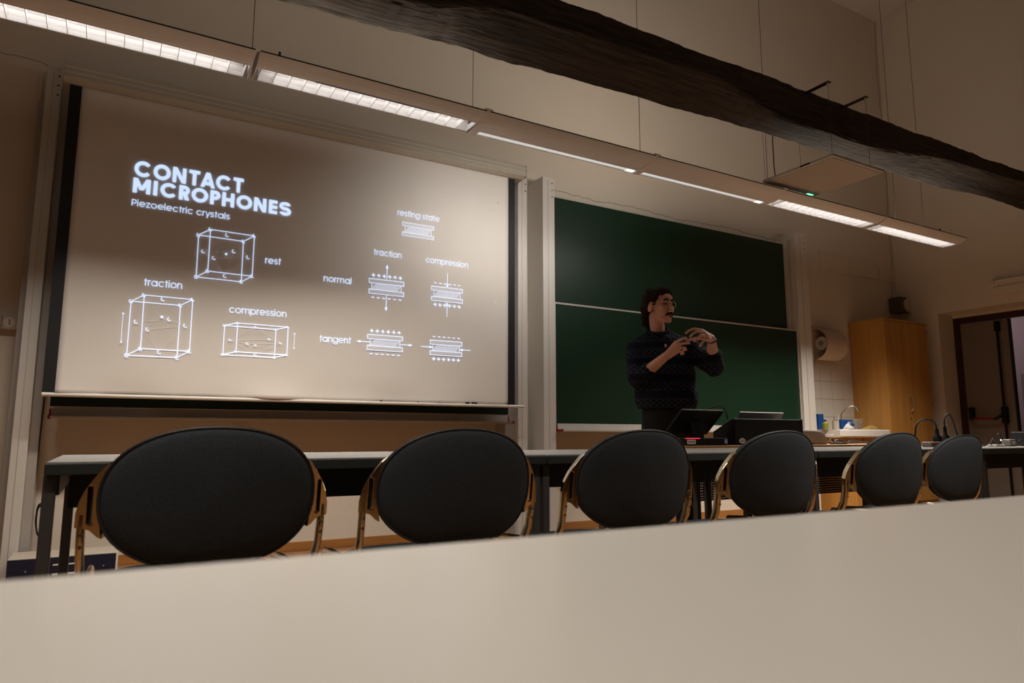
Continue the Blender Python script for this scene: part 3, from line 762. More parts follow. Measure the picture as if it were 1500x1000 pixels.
def plate_outline():
    # from the photo: crescent plate between the upholstery and the tube (right side, u > 0)
    return [(.196, .730), (.210, .718), (.226, .695), (.240, .672), (.250, .648), (.255, .622), (.255, .594), (.240, .592), (.228, .588), (.214, .574), (.205, .570), (.209, .60), (.214, .64), (.213, .68), (.206, .71)]
def make_plate(sgn, parent):
    bm = bmesh.new(); out = [bm.verts.new((sgn * u, 0, z)) for u, z in plate_outline()]
    sl = []
    for k in range(16):
        t = 2 * pi * k / 16; zc = .675 if sin(t) >= 0 else .606
        sl.append(bm.verts.new((sgn * (.2305 + .0045 * cos(t)), 0, zc + .0045 * sin(t))))
    es = [bm.edges.new((out[i], out[(i + 1) % len(out)])) for i in range(len(out))] + [bm.edges.new((sl[i], sl[(i + 1) % len(sl)])) for i in range(len(sl))]
    bmesh.ops.triangle_fill(bm, use_beauty=True, use_dissolve=False, edges=es)
    # bend with the back
    for v_ in bm.verts: v_.co.y = back_y(v_.co.x, v_.co.z) + .004
    bmesh.ops.recalc_face_normals(bm, faces=bm.faces)
    me = bpy.data.meshes.new('arm_plate'); bm.to_mesh(me); bm.free(); me.materials.append(MAT['chrome'])
    o = bpy.data.objects.new('arm_plate', me); link(o, parent)
    m = o.modifiers.new('solid', 'SOLIDIFY'); m.thickness = .026; m.offset = 0
    m2 = o.modifiers.new('bevel', 'BEVEL'); m2.width = .003; m2.segments = 2; m2.limit_method = 'ANGLE'
    return o
def flat_tube(path, rx, rn, n=14):
    """flattened bar: rx across the chair, rn in the plane of the bend"""
    P = [Vector(p) for p in path]; rings = []
    for i in range(len(P)):
        t_ = (P[min(i + 1, len(P) - 1)] - P[max(i - 1, 0)]).normalized(); a = Vector((1, 0, 0)); a = (a - t_ * a.dot(t_)).normalized(); b = t_.cross(a)
        rings.append([P[i] + a * rx * cos(2 * pi * k / n) + b * rn * sin(2 * pi * k / n) for k in range(n)])
    return MB().loft(rings)
def chair_proto():
    r = thing('conference_chair', 'x', 'chair', group='charcoal conference chairs along the grey desks')
    make_back(r)
    for s in (-1, 1):
        p = make_plate(s, r)
        y0 = back_y(.25, .6)
        MB().tube([(s * .2305, back_y(.2305, .606) + .004, .600), (s * .2305, back_y(.2305, .68) + .004, .681)], .0058, 8).build('slot_inset', MAT['black'], p)
        MB().cyl((s * .2305, back_y(.2305, .606) - .012, .600), (s * .2305, back_y(.2305, .606) - .004, .600), .004, n=8).build('screw', MAT['screwm'], p)
        # flat tube: from the plate, down and forward to the seat rail
        path = [(s * .247, y0, .62), (s * .247, y0 + .004, .575), (s * .246, y0 + .014, .53), (s * .243, y0 + .038, .488), (s * .238, y0 + .085, .458), (s * .232, y0 + .15, .448), (s * .228, y0 + .30, .446), (s * .226, y0 + .40, .44), (s * .226, y0 + .425, .40), (s * .228, y0 + .44, 0)]
        flat_tube(path, .0085, .015).build('frame_tube', MAT['chrome'], r, smooth=True)
        for zz in (.578, .553):
            MB().cyl((s * .2465, y0 - .016 + (.604 - zz) * .18, zz), (s * .2465, y0 + .004, zz), .0040, n=8).build('screw', MAT['screwm'], r)
        MB().tube([(s * .234, y0 + .12, .445), (s * .238, y0 + .05, .30), (s * .245, y0 - .02, 0)], .010, 10).build('leg', MAT['chrome'], r, smooth=True)
    # seat cushion
    rings = []
    for rr, z in ((.05, .452), (.6, .452), (.9, .447), (.985, .437), (1, .424), (.98, .412), (.6, .408), (.05, .408)):
        rings.append([(u * rr, .265 + w * rr, z) for u, w in superring(.218, .215, 3.2, 40)])
    MB().loft(rings).build('seat', MAT['fab'], r, smooth=True)
    MB().box(-.19, .19, .07, .44, .400, .410).build('seat_shell', MAT['black'], r)
    return r
chair = chair_proto()
spots = [(.214, 1.66, 0, 'charcoal conference chair below the slide title, first of the row from the tall post', 1),
         (.812, 1.66, 0, 'charcoal conference chair below the plate diagrams, second along the desks', 1),
         (1.419, 1.66, 0, 'charcoal conference chair in front of the presenter, third along the desks', 1),
         (2.050, 1.66, 0, 'charcoal conference chair in front of the black console, fourth along the desks', 1),
         (2.738, 1.66, 0, 'charcoal conference chair in front of the wooden cabinet, fifth along the desks', .995),
         (3.335, 1.72, 0, 'charcoal conference chair nearest the exit door, last along the desks', .985)]
for i, (x, y, a, lab, k) in enumerate(spots):
    o = chair if i == 0 else dup(chair)
    o.location = (x, y, 0); o.rotation_euler.z = a; o.scale = (1, 1, k); o['label'] = lab

# ------------------------------------------------------------------ near white table
t = thing('white_table', 'plain white laminate table top close to the viewer', 'table', (.45, .417, 0))
MB().box(-1.30, 1.30, -.86, -.002, .686, .708).build('edge_band', MAT['white_edge'], t, bevel=.003)
MB().box(-1.30, 1.30, -.86, 0, .708, .712).build('table_top', MAT['white_lam'], t, bevel=.0015)
for x in (-1.24, 1.20):
    for y in (-.08, -.82):
        MB().box(x, x + .04, y, y + .04, 0, .686).build('leg', MAT['deskleg'], t, bevel=.004)
MB().box(-1.2, 1.2, -.075, -.055, .61, .686).build('apron', MAT['deskleg'], t)

# ------------------------------------------------------------------ teacher's desk
def tdesk(x0, x1, label):
    r = thing('teacher_desk', label, 'desk', (x0, 3.05, 0), group='wooden desks behind the grey desks'); L_ = x1 - x0 - .004; zt = .725
    MB().box(0, L_, 0, .50, zt - .026, zt).build('desk_top', MAT['teakdesk'], r, bevel=.003)
    # perforated modesty panel: one sheet with a field of small holes
    pm = MB()
    for k in range(20):
        z = .395 + k * .0155; pm.box(.05, L_ - .05, .06, .063, z, z + .0105)
    n = int((L_ - .1) / .013)
    for k in range(n):
        x = .05 + .013 * k; pm.box(x, x + .0085, .0605, .0625, .395, .69)
    tag(pm.build('perforated_panel', MAT['blackpl'], r), kind='stuff')
    for x in (.03, L_ - .07):
        MB().prism_x([(.04, 0), (.09, 0), (.10, zt - .026), (.05, zt - .026)], x, x + .035).build('leg', MAT['deskleg'], r)
        MB().prism_x([(.44, 0), (.49, 0), (.48, zt - .026), (.43, zt - .026)], x, x + .035).build('leg', MAT['deskleg'], r)
    return r
tdesk(2.64, 4.02, 'wooden teacher desk with black slotted panel carrying the black console')
tdesk(4.02, 5.40, 'wooden desk with black slotted panel beside the sink')
TZ = .725
# tilting display
m_ = thing('tilted_display', 'black tilted display seen from behind beside the presenter', 'monitor', (3.2, 3.23, TZ))
rot = Matrix.Rotation(math.atan2(-.16, .145), 3, 'X')
d_ = MB().box(-.18, .18, -.008, .008, -.108, .108).build('display', MAT['blackpl'], m_, bevel=.005); d_.location = (0, 0, .145); d_.rotation_euler = (radians(47), 0, 0)
MB().prism_x([(-.05, .0), (.07, .0), (.03, .13), (-.02, .15)], -.045, .045).build('stand', MAT['blackpl'], m_, bevel=.008)
MB().box(-.10, .10, -.02, .10, 0, .012).build('foot', MAT['blackpl'], m_, bevel=.004)
# small computer
pc = thing('mini_computer', 'flat black mini computer with red light strip and white sticker', 'computer', (3.145, 3.075, TZ))
MB().box(-.175, .175, 0, .10, .0, .046).build('case', MAT['blackpl'], pc, bevel=.003)
MB().box(-.175, -.06, -.0015, .002, .0415, .0455).build('light_strip', MAT['redled'], pc)
MB().box(-.162, -.095, -.001, .002, .010, .036).build('sticker', MAT['sticker'], pc)
for k in range(6): MB().box(-.155 + k * .009, -.150 + k * .009, -.0016, .001, .017, .029).build('bar_code_print', MAT['black'], pc)
MB().box(.150, .172, -.001, .002, .012, .038).build('sticker', MAT['stickerblue'], pc)
# sloped console
co = thing('sloped_console', 'large black sloped console box with oval white sticker', 'console', (3.785, 3.14, TZ + .0015))
MB().prism_x([(0, 0), (0, .166), (.02, .168), (.19, .085), (.19, 0)], -.323, .323).build('body', MAT['blackpl'], co, bevel=.004)
MB().prism_x([(-.003, -.001), (-.003, .170), (.02, .172), (.194, .088), (.194, -.001)], .318, .334).build('side_panel', MAT['black'], co, bevel=.003)
rings = [[(-.262 + .029 * cos(2 * pi * k / 20), y, .026 + .017 * sin(2 * pi * k / 20)) for k in range(20)] for y in (-.0015, .001)]
MB().loft(rings).build('sticker', MAT['sticker'], co)
for k, (xa, xb) in enumerate(((-.281, -.277), (-.272, -.262), (-.257, -.247), (-.243, -.240))): MB().box(xa, xb, -.0024, 0, .019, .034).build('sticker_print', MAT['greyplas'], co)
# laptop on the console slope
lp = thing('laptop', 'thin silver laptop lid standing above the black console', 'laptop', (3.89, 3.40, TZ))
MB().box(-.215, .215, 0, .145, .001, .016).build('base', MAT['tinfoil'], lp, bevel=.003)
l1 = MB().box(-.215, .215, -.004, .004, 0, .235).build('lid', MAT['tinfoil'], lp, bevel=.003); l1.location = (0, .0, .014); l1.rotation_euler = (radians(30), 0, 0)
MB().box(-.215, .215, -.0052, .0052, .2285, .2365).build('lid_rim', MAT['greyplas'], l1)
# grey rounded case
MBg = MB().prism_y([(4.125, TZ), (4.40, TZ), (4.385, TZ + .045), (4.365, TZ + .078), (4.33, TZ + .092), (4.27, TZ + .098), (4.15, TZ + .1), (4.125, TZ + .1)], 3.15, 3.33)
tag(MBg.build('plastic_case', MAT['greyplas'], None, bevel=.01), 'low grey plastic case with rounded shoulder beside the console', 'case')

# ------------------------------------------------------------------ cables
def cable(name, pts, r, label, cat='cable', m='black', par=None):
    P = [Vector(p) for p in pts]; out = []
    for i in range(len(P) - 1):
        p0, p1, p2, p3 = P[max(i - 1, 0)], P[i], P[i + 1], P[min(i + 2, len(P) - 1)]
        for k in range(8):
            t = k / 8
            out.append(.5 * ((2 * p1) + (p2 - p0) * t + (2 * p0 - 5 * p1 + 4 * p2 - p3) * t * t + (3 * p1 - p0 - 3 * p2 + p3) * t ** 3))
    out.append(P[-1])
    o = MB().tube(out, r, 8).build(name, MAT[m], par, smooth=True)
    if label: tag(o, label, cat)
    return o
cable('display_cable', [(3.32, 3.25, .945), (3.40, 3.22, .975), (3.46, 3.22, .955), (3.50, 3.23, .89)], .004, 'thin black cable arching from the tilted display to the console')
cable('display_cable', [(3.33, 3.33, .80), (3.335, 3.30, .77), (3.345, 3.26, .73)], .004, 'short black cable hanging beneath the tilted display')
cable('console_cable', [(4.17, 3.40, .74), (4.17, 3.40, .80), (4.12, 3.40, .875), (4.06, 3.40, .88)], .004, 'thin black cord rising beside the black console')
cable('desk_cable', [(4.40, 3.14, .733), (4.50, 3.13, .733), (4.60, 3.14, .735), (4.52, 3.16, .755), (4.48, 3.15, .74), (4.60, 3.12, .736), (4.80, 3.12, .736), (4.95, 3.11, .735)], .006, 'black cable lying loosely coiled on the wooden desk by the sink')
cable('desk_cable', [(4.46, 3.19, .735), (4.50, 3.20, .765), (4.54, 3.19, .735), (4.66, 3.19, .735), (4.74, 3.20, .75), (4.86, 3.19, .735)], .005, 'second black cable tangled on the wooden desk by the sink')
cable('desk_cable', [(4.80, 3.08, .735), (4.95, 3.08, .757), (5.10, 3.09, .795), (5.22, 3.10, .80), (5.36, 3.12, .785)], .007, 'thick black cable arching up off the desk below the sink')
cable('desk_cable', [(4.84, 3.11, .735), (4.98, 3.11, .752), (5.10, 3.11, .775), (5.24, 3.12, .775), (5.38, 3.14, .77)], .005, 'thin black cable arching under the thick one below the sink')
tag(MB().box(4.78, 5.05, 3.065, 3.10, TZ, TZ + .012).build('cable_adapter', MAT['blackpl'], None, bevel=.004), 'flat black adapter lying at the edge of the wooden desk', 'adapter')

# power strip with plugs on the grey desk by the door
ps = thing('power_strip', 'dark power strip on the grey desk behind the chairs', 'power strip', (4.80, 2.62, .712))
MB().box(-.14, .16, -.03, .03, 0, .034).build('strip_body', MAT['greyplas'], ps, bevel=.006)
MB().box(-.12, .0, -.032, -.029, .008, .026).build('strip_label', MAT['red'], ps)
def plug(x, y, hh, cable_pts, label):
    r = thing('power_plug', label, 'plug', (x, y, .7475))
    MB().tube([(0, 0, 0), (0, 0, .03), (0, 0, .045), (0, 0, hh)], [.03, .026, .013, .010], 14).build('plug_body', MAT['blackpl'], r, smooth=True)
    cable('plug_cord', [(0, 0, hh - .01)] + cable_pts, .0058, None, par=r)
plug(4.80, 2.62, .085, [(-.01, 0, .115), (-.07, 0, .14), (-.16, 0, .142), (-.23, 0, .11), (-.26, 0, .03), (-.27, 0, -.028)], 'black power plug with cord arching towards the cabinet')
plug(4.90, 2.62, .10, [(.0, 0, .13), (.02, 0, .17), (.055, 0, .185), (.10, 0, .15), (.14, 0, .06), (.17, 0, -.027)], 'slim black power plug with cord arching towards the exit door')
cable('desk_cable', [(4.60, 2.54, .72), (4.70, 2.55, .718), (4.95, 2.55, .72), (5.2, 2.57, .72), (5.36, 2.60, .72)], .006, 'black cord lying along the grey desk behind the last chairs')
# clutter at the end of the row
ch = thing('charger', 'small pale charger box with lit tip on the grey desk end', 'charger', (5.58, 2.55, .712))
MB().box(-.04, .04, -.03, .03, 0, .05).build('charger_body', MAT['greyplas'], ch, bevel=.008)
MB().box(-.02, .02, -.031, -.029, .015, .035).build('charger_label', MAT['sticker'], ch)
tip = thing('cable_tip', 'thin upright cable tip with tiny white light on the desk end', 'cable', (5.46, 2.55, .712))
MB().tube([(0, 0, 0), (.0, 0, .05), (.02, 0, .105)], .004, 8).build('stalk', MAT['black'], tip, smooth=True)
MB().ell((0, -.005, .045), (.006, .004, .006)).build('tip_light', MAT['whiteled'], tip)
cable('desk_cable', [(5.22, 2.56, .718), (5.30, 2.54, .735), (5.37, 2.55, .77), (5.42, 2.55, .74), (5.48, 2.55, .718)], .004, 'black cable peaked like a tent on the desk end')
cable('desk_cable', [(5.50, 2.58, .80), (5.56, 2.58, .76), (5.68, 2.62, .73), (5.74, 2.58, .72), (5.84, 2.55, .74), (5.80, 2.56, .76), (5.74, 2.56, .745)], .004, 'black cable looped around the charger at the desk end')
tag(MB().box(5.30, 5.42, 2.50, 2.56, .712, .726).build('cable_connector', MAT['whitepl'], None, bevel=.004), 'small white connector lying on the desk end', 'connector')
tag(MB().ell((5.90, 2.52, .752), (.075, .05, .04)).build('pouch', MAT['lime'], None, smooth=True), 'yellow green soft pouch at the far desk end', 'pouch')
tag(MB().box(5.86, 6.0, 2.56, 2.66, .712, .815).build('small_box', MAT['black'], None, bevel=.005), 'small black box behind the yellow green pouch', 'box')

# ------------------------------------------------------------------ sink corner
sk = thing('sink', 'white ceramic sink with wooden front below the paper towel holder', 'sink', (7.0, 5.0, 0))
MB().prism_x([(-.006, .77), (-.44, .77), (-.45, .785), (-.45, .848), (-.44, .855), (-.40, .855), (-.36, .80), (-.12, .80), (-.09, .855), (-.006, .855)], -.44, .43).build('basin', MAT['ceramic'], sk, bevel=.006)
MB().box(-.43, -.40, -.42, -.01, .80, .8545).build('basin_end', MAT['ceramic'], sk); MB().box(.39, .42, -.42, -.01, .80, .8545).build('basin_end', MAT['ceramic'], sk)
MB().box(-.41, .40, -.40, -.01, .0, .77).build('vanity', MAT['cabwood'], sk, bevel=.004)
MB().box(-.005, .005, -.402, -.398, .05, .76).build('vanity_gap', MAT['black'], sk)
MB().tube([(.1, -.09, .855), (.1, -.09, .95), (.11, -.09, 1.03), (.14, -.13, 1.09), (.19, -.17, 1.12), (.24, -.20, 1.11)], [.012, .009, .008, .008, .008, .011], 10).build('faucet', MAT['screwm'], sk, smooth=True)
MB().tube([(.235, -.195, 1.112), (.25, -.205, 1.085), (.255, -.208, 1.06)], [.012, .013, .010], 10).build('faucet_nozzle', MAT['screwm'], sk, smooth=True)
Z = .856
bx = thing('sponge_pack', 'blue cardboard pack on the white sink in front of the faucet', 'pack', (6.84, 4.70, Z))
MB().prism_x([(-.04, 0), (.05, 0), (.05, .10), (-.03, .105)], -.09, .11).build('pack_body', MAT['blue'], bx, bevel=.004)
MB().box(.015, .075, -.041, -.036, .06, .085).build('label_print', MAT['stickerblue'], bx)
MB().ell((.12, -.02, .05), (.025, .02, .02)).build('pack_flap', MAT['blue'], bx, smooth=True)
tag(MB().box(6.605, 6.69, 4.83, 4.86, Z, Z + .165).build('blue_card', MAT['blue'], None, bevel=.003), 'upright blue card behind the jars on the sink', 'card')
bo = thing('detergent_bottle', 'lime yellow detergent bottle at the sink end', 'bottle', (6.56, 4.72, Z))
MB().tube([(0, 0, 0), (0, 0, .06), (0, 0, .075), (0, 0, .088)], [.030, .030, .014, .012], 14).build('bottle_body', MAT['lime'], bo, smooth=True)
MB().cyl((0, 0, .086), (0, 0, .10), .014, n=12).build('bottle_cap', MAT['blackpl'], bo)
j1 = thing('glass_jar', 'glass jar holding brushes on the sink', 'jar', (6.645, 4.66, Z))
MB().tube([(0, 0, 0), (0, 0, .09)], .034, 16).build('jar_glass', MAT['beige'], j1, smooth=True)
MB().cyl((.02, 0, .02), (.05, -.01, .15), .006, n=6).build('brush_handle', MAT['paper'], j1)
MB().cyl((-.01, 0, .02), (-.02, 0, .13), .005, n=6).build('brush_handle', MAT['greyplas'], j1)
gl = thing('drinking_glass', 'clear drinking glass on the sink beside the cabinet', 'glass', (7.13, 4.72, Z))
MB().loft([[(r_ * cos(2 * pi * k / 18), r_ * sin(2 * pi * k / 18), z) for k in range(18)] for r_, z in ((.02, 0), (.035, 0), (.042, .12), (.038, .12), (.032, .006), (.01, .006))]).build('glass_body', MAT['glass'], gl, smooth=True)
mb = MB(); rnd = random.Random(4)
ring = []
for zz, rr in ((0, .06), (.02, .055), (.045, .03), (.058, .008)): ring.append([(6.745 + rr * (1 + .4 * rnd.random()) * cos(2 * pi * k / 10), 4.585 + rr * .6 * sin(2 * pi * k / 10), Z + zz * (.7 + .6 * rnd.random())) for k in range(10)])
for k in range(10): ring[0][k] = (ring[0][k][0], ring[0][k][1], Z)
tag(mb.loft(ring).build('crumpled_tissue', MAT['sticker'], None), 'crumpled white tissue on the sink before the blue pack', 'tissue')
ring = []
for zz, rr in ((0, .12), (.014, .11), (.028, .06), (.034, .01)): ring.append([(7.17 + rr * (1 + .5 * rnd.random()) * cos(2 * pi * k / 12), 4.60 + rr * .35 * sin(2 * pi * k / 12), Z + (zz * (.5 + rnd.random()) if zz else 0)) for k in range(12)])
tag(MB().loft(ring).build('yellow_cloth', MAT['yellow'], None), 'crumpled yellow cleaning cloth on the sink edge', 'cloth')
# paper towel holder
pt = thing('paper_towel_holder', 'wall paper towel holder with hanging sheet beside the chalkboards', 'towel holder', (6.79, 5.0, 0))
MB().box(0, .50, -.012, -.001, 1.70, 2.015).build('back_plate', MAT['paper'], pt)
cov = [(-.012 - .19 * sin(pi * (k / 12) * .92), 1.985 - .36 * (1 - cos(pi * (k / 12) * .92)) / 2 * 1.0) for k in range(13)]
MB().ribbon_x(cov, .004, .0, .36).build('cover', MAT['paper'], pt, smooth=True)
MB().cyl((.03, -.10, 1.81), (.34, -.10, 1.81), .075, n=24).build('paper_roll', MAT['sticker'], pt, smooth=True)
MB().cyl((.024, -.10, 1.81), (.03, -.10, 1.81), .03, n=16).build('roll_core', MAT['greyplas'], pt)
MB().box(.02, .37, -.030, -.028, 1.585, 1.82).build('hanging_sheet', MAT['paper'], pt)

# wooden cabinet
cb = thing('wooden_cabinet', 'tall orange wooden cabinet with two doors in the corner', 'cabinet', (7.474, 4.563, 0))
MB().box(0, .85, .02, .43, .06, 2.085).build('cabinet_body', MAT['cabwood'], cb, bevel=.002)
MB().box(-.004, .854, -.002, .432, 2.085, 2.108).build('cabinet_top', MAT['cabwood'], cb, bevel=.002)
MB().box(.0, .85, .03, .43, 0, .06).build('plinth', MAT['cabwood'], cb)
for k, (x0, x1) in enumerate(((.022, .425), (.428, .83))):
    d_ = MB().box(x0, x1, .0, .019, .07, 2.078).build('cabinet_door', MAT['cabwood'], cb, bevel=.002)
    if k == 0:
        MB().tube([(x1 - .035, .0, 1.24), (x1 - .035, -.03, 1.22), (x1 - .033, -.038, 1.15), (x1 - .035, -.03, 1.08), (x1 - .035, .0, 1.06)], .009, 8).build('handle', MAT['screwm'], d_, smooth=True)
        MB().cyl((x1 - .035, -.004, .98), (x1 - .035, .002, .98), .011, n=12).build('lock', MAT['screwm'], d_)
    hx = x0 - .012 if k == 0 else x1
    for z in (.4, 1.15, 2.0): MB().box(hx - .002, hx + .013, -.002, .012, z - .022, z + .022).build('hinge', MAT['greyplas'], d_)
MB().box(.0, .021, .0, .02, .06, 2.085).build('frame_edge', MAT['cabwood'], cb)

# wall loudspeaker with rounded grille in the corner
sp = thing('wall_speaker', 'small wall speaker with pale round grille above the cabinet', 'speaker', (8.5, 4.80, 2.39))
MB().box(-.19, -.002, .05, .19, -.095, .095).build('speaker_box', MAT['speakerbox'], sp, bevel=.004)
hd = [(-.003 - .125 * sin(pi * k / 20), .090 * cos(pi * k / 20)) for k in range(21)]
MB().prism_y(hd, .028, .052).build('grille', MAT['grille'], sp, bevel=.004)
# long emergency lamp above the door
el = thing('emergency_lamp', 'long pale emergency lamp box above the exit door', 'lamp', (8.5, 3.88, 2.335))
MB().prism_x([(0, 0), (-.72, 0), (-.72, .17), (0, .17)], -.07, -.001).build('lamp_box', MAT['wallpatch'], el, bevel=.01)
MB().box(-.078, -.068, -.70, -.05, .09, .10).build('lamp_ridge', MAT['beige'], el)
for z in (.085, .15): MB().cyl((-.074, -.03, z), (-.069, -.03, z), .008, n=8).build('screw', MAT['yellow'], el)

# ------------------------------------------------------------------ left edge: sockets, cable, rack unit
sc_ = thing('socket_strip', 'beige wall socket strip beside the tall aluminium post', 'socket', (-.47, 5.0, 1.44))
MB().box(-.45, -.03, -.045, -.001, -.04, .038).build('strip_body', MAT['beige'], sc_, bevel=.003)
for x in (-.07, -.145, -.22):
    so_ = MB().cyl((x, -.047, .0), (x, -.044, .0), .028, n=20).build('socket_ring', MAT['wallpatch'], sc_)
    MB().box(x - .004, x + .004, -.05, -.046, -.015, .018).build('socket_slot', MAT['greyplas'], so_)
MB().box(-.111, -.104, -.05, -.044, -.04, .04).build('divider', MAT['greyplas'], sc_)
tag(MB().box(-.515, -.497, 4.98, 4.998, 1.48, 3.0).build('cable_duct', MAT['wallpatch'], None, bevel=.002), 'narrow vertical cable duct on the wall above the socket strip', 'duct')
ru = thing('rack_unit', 'flat blue fronted equipment unit on the floor below the tall post', 'equipment', (-.40, 4.50, 0))
MB().box(0, .50, .006, .27, .004, .146).build('unit_case', MAT['beige'], ru, bevel=.003)
MB().box(0, .49, 0, .008, .006, .142).build('front_panel', MAT['navy'], ru, bevel=.002)
MB().box(.490, .50, 0, .008, .006, .142).build('panel_end', MAT['whitepl'], ru)
for x in (.075, .425):
    k_ = MB().cyl((x, -.018, .075), (x, .001, .075), .02, n=18).build('knob', MAT['navy'], ru, smooth=True)
    MB().cyl((x + .008, -.0195, .083), (x + .008, -.0175, .083), .004, n=8).build('knob_shine', MAT['screwm'], k_)
for z0, z1 in ((.05, .06), (.10, .108)): MB().box(.20, .33, -.002, .001, z0, z1).build('panel_stripe', MAT['sticker'], ru)
MB().box(.30, .335, -.0025, .001, .06, .10).build('panel_label', MAT['sticker'], ru)
cable('wall_cable', [(-.325, 4.82, 1.0), (-.33, 4.83, .8), (-.335, 4.86, .6), (-.34, 4.90, .40), (-.345, 4.93, .22)], .004, 'thin black cable hanging down beside the tall post')
loop = [(-.300 + .020 * cos(2 * pi * k / 24 + .2) * (1 + .12 * sin(k * .31)), 4.90 + .004 * (k / 24), .30 + .085 * sin(2 * pi * k / 24) * (1 + .10 * sin(k * .21))) for k in range(97)]
tag(MB().tube(loop, .004, 6).build('cable_coil', MAT['black'], None, smooth=True), 'coiled black cable hanging on the wall behind the desk leg', 'cable')
cable('wall_cable', [(-.56, 4.93, .0), (-.57, 4.94, .25), (-.53, 4.95, .38), (-.50, 4.96, .30), (-.50, 4.96, .05)], .012, 'thick dark cable behind the foot of the tall post')

# ------------------------------------------------------------------ the presenter
PYAW = radians(-42.3)
person = thing('person', 'standing person in dark patterned sweater and round glasses gesturing with both hands', 'person', (3.442, 3.765, 0), PYAW)
person.scale = (1.012, 1.012, 1.012)
def remesh(mbuild, name, m, parent, voxel, smooth_it=4, disp=0.0, dscale=1.0):
    me = mbuild.mesh(name + '_raw'); tmp = bpy.data.objects.new(name + '_raw', me); sc2 = bpy.data.scenes.new('forming'); sc2.collection.objects.link(tmp)
    r_ = tmp.modifiers.new('r', 'REMESH'); r_.mode = 'VOXEL'; r_.voxel_size = voxel; r_.use_smooth_shade = True
    if smooth_it:
        s_ = tmp.modifiers.new('s', 'SMOOTH'); s_.factor = .5; s_.iterations = smooth_it
    with bpy.context.temp_override(scene=sc2, view_layer=sc2.view_layers[0]):
        dg = bpy.context.evaluated_depsgraph_get(); ev = tmp.evaluated_get(dg)
        out = bpy.data.meshes.new_from_object(ev); out.name = name
    bpy.data.objects.remove(tmp); bpy.data.meshes.remove(me); bpy.data.scenes.remove(sc2)
    if disp:
        vc = [v_.co.copy() for v_ in out.vertices]; vn = [v_.normal.copy() for v_ in out.vertices]; flat = []
        for c_, n in zip(vc, vn):
            p = c_ * dscale; d = noise.noise(p) * disp + noise.noise(p * 2.7) * disp * .5
            flat.extend(c_ + n * d)
        out.vertices.foreach_set('co', flat); out.update()
    out.materials.clear(); out.materials.append(m)
    out.polygons.foreach_set('use_smooth', [True] * len(out.polygons))
    o = bpy.data.objects.new(name, out); link(o, parent); return o
# local frame: X to the side (his left), Y away from the audience, Z up
HS = 1.04; PSI = radians(50); HC = Vector((-.020, 0.0, 1.704))
hf = Vector((sin(PSI), -cos(PSI), 0)); hl = Vector((cos(PSI), sin(PSI), 0))
def hp(l, f_, z): return HC + (hl * l + hf * f_) * HS + Vector((0, 0, z * HS))
HR = Matrix(((hl.x, hf.x, 0), (hl.y, hf.y, 0), (0, 0, 1)))
def he(b, c, r): b.ell(hp(*c), tuple(q * HS for q in r), HR, 24, 16)
def hc(b, c0, r0, c1, r1): b.cap(hp(*c0), r0 * HS, hp(*c1), r1 * HS)
body = MB()
he(body, (0, -.012, .026), (.074, .094, .092))
he(body, (0, .028, -.040), (.060, .066, .080))
hc(body, (0, .078, -.108), .024, (0, .070, -.085), .03)
for s in (-1, 1):
    hc(body, (s * .054, -.002, -.062), .020, (s * .018, .072, -.110), .018)
    he(body, (s * .042, .062, -.028), (.022, .026, .022))
    he(body, (s * .079, -.012, -.018), (.010, .021, .034))
    he(body, (s * .012, .108, -.052), (.009, .011, .008))
    hc(body, (s * .012, .084, .022), .013, (s * .040, .072, .020), .011)
    hc(body, (0, .102, -.080), .007, (s * .020, .092, -.083), .005)
    hc(body, (0, .100, -.090), .008, (s * .018, .090, -.088), .005)
hc(body, (0, .092, .008), .010, (0, .116, -.042), .0135)
he(body, (0, .080, .045), (.050, .016, .03))
neck0 = hp(0, -.025, -.075)
body.cap(neck0, .054, Vector((-.030, .028, 1.485)), .052)
# torso and legs under the clothes
def torso_ring(z, cx, cy, hw, hd, yaw=radians(14), n=28, e=2.4):
    out = []
    for k in range(n):
        t_ = 2 * pi * k / n; c, s = cos(t_), sin(t_)
        a = hw * (abs(c) ** (2 / e)) * (1 if c >= 0 else -1); b_ = hd * (abs(s) ** (2 / e)) * (1 if s >= 0 else -1)
        out.append(Vector((cx + a * cos(yaw) - b_ * sin(yaw), cy + a * sin(yaw) + b_ * cos(yaw), z)))
    return out
body.loft([torso_ring(.86, .012, .02, .155, .095), torso_ring(1.0, .012, .02, .15, .095), torso_ring(1.2, .01, .02, .155, .10), torso_ring(1.36, .0, .02, .155, .085), torso_ring(1.43, -.012, .02, .11, .062), torso_ring(1.47, -.025, .02, .055, .045)])
SR, ER, WR = Vector((-.180, -.005, 1.395)), Vector((-.178, -.115, 1.165)), Vector((.028, -.255, 1.318))
SL, EL, WL = Vector((.195, .050, 1.395)), Vector((.345, -.045, 1.250)), Vector((.322, -.225, 1.425))
for a, b, c in ((SR, ER, WR), (SL, EL, WL)):
    body.cap(a, .052, b, .043); body.cap(b, .044, b.lerp(c, .35), .042); body.cap(b.lerp(c, .35), .042, c, .027)
def finger(b, pts, r0=.0100, r1=.0080):
    n = len(pts) - 1
    for i in range(n):
        ra = r0 + (r1 - r0) * i / n; rb = r0 + (r1 - r0) * (i + 1) / n
        b.cap(pts[i], ra, pts[i + 1], rb, 10)
V_ = lambda *p: Vector(p)
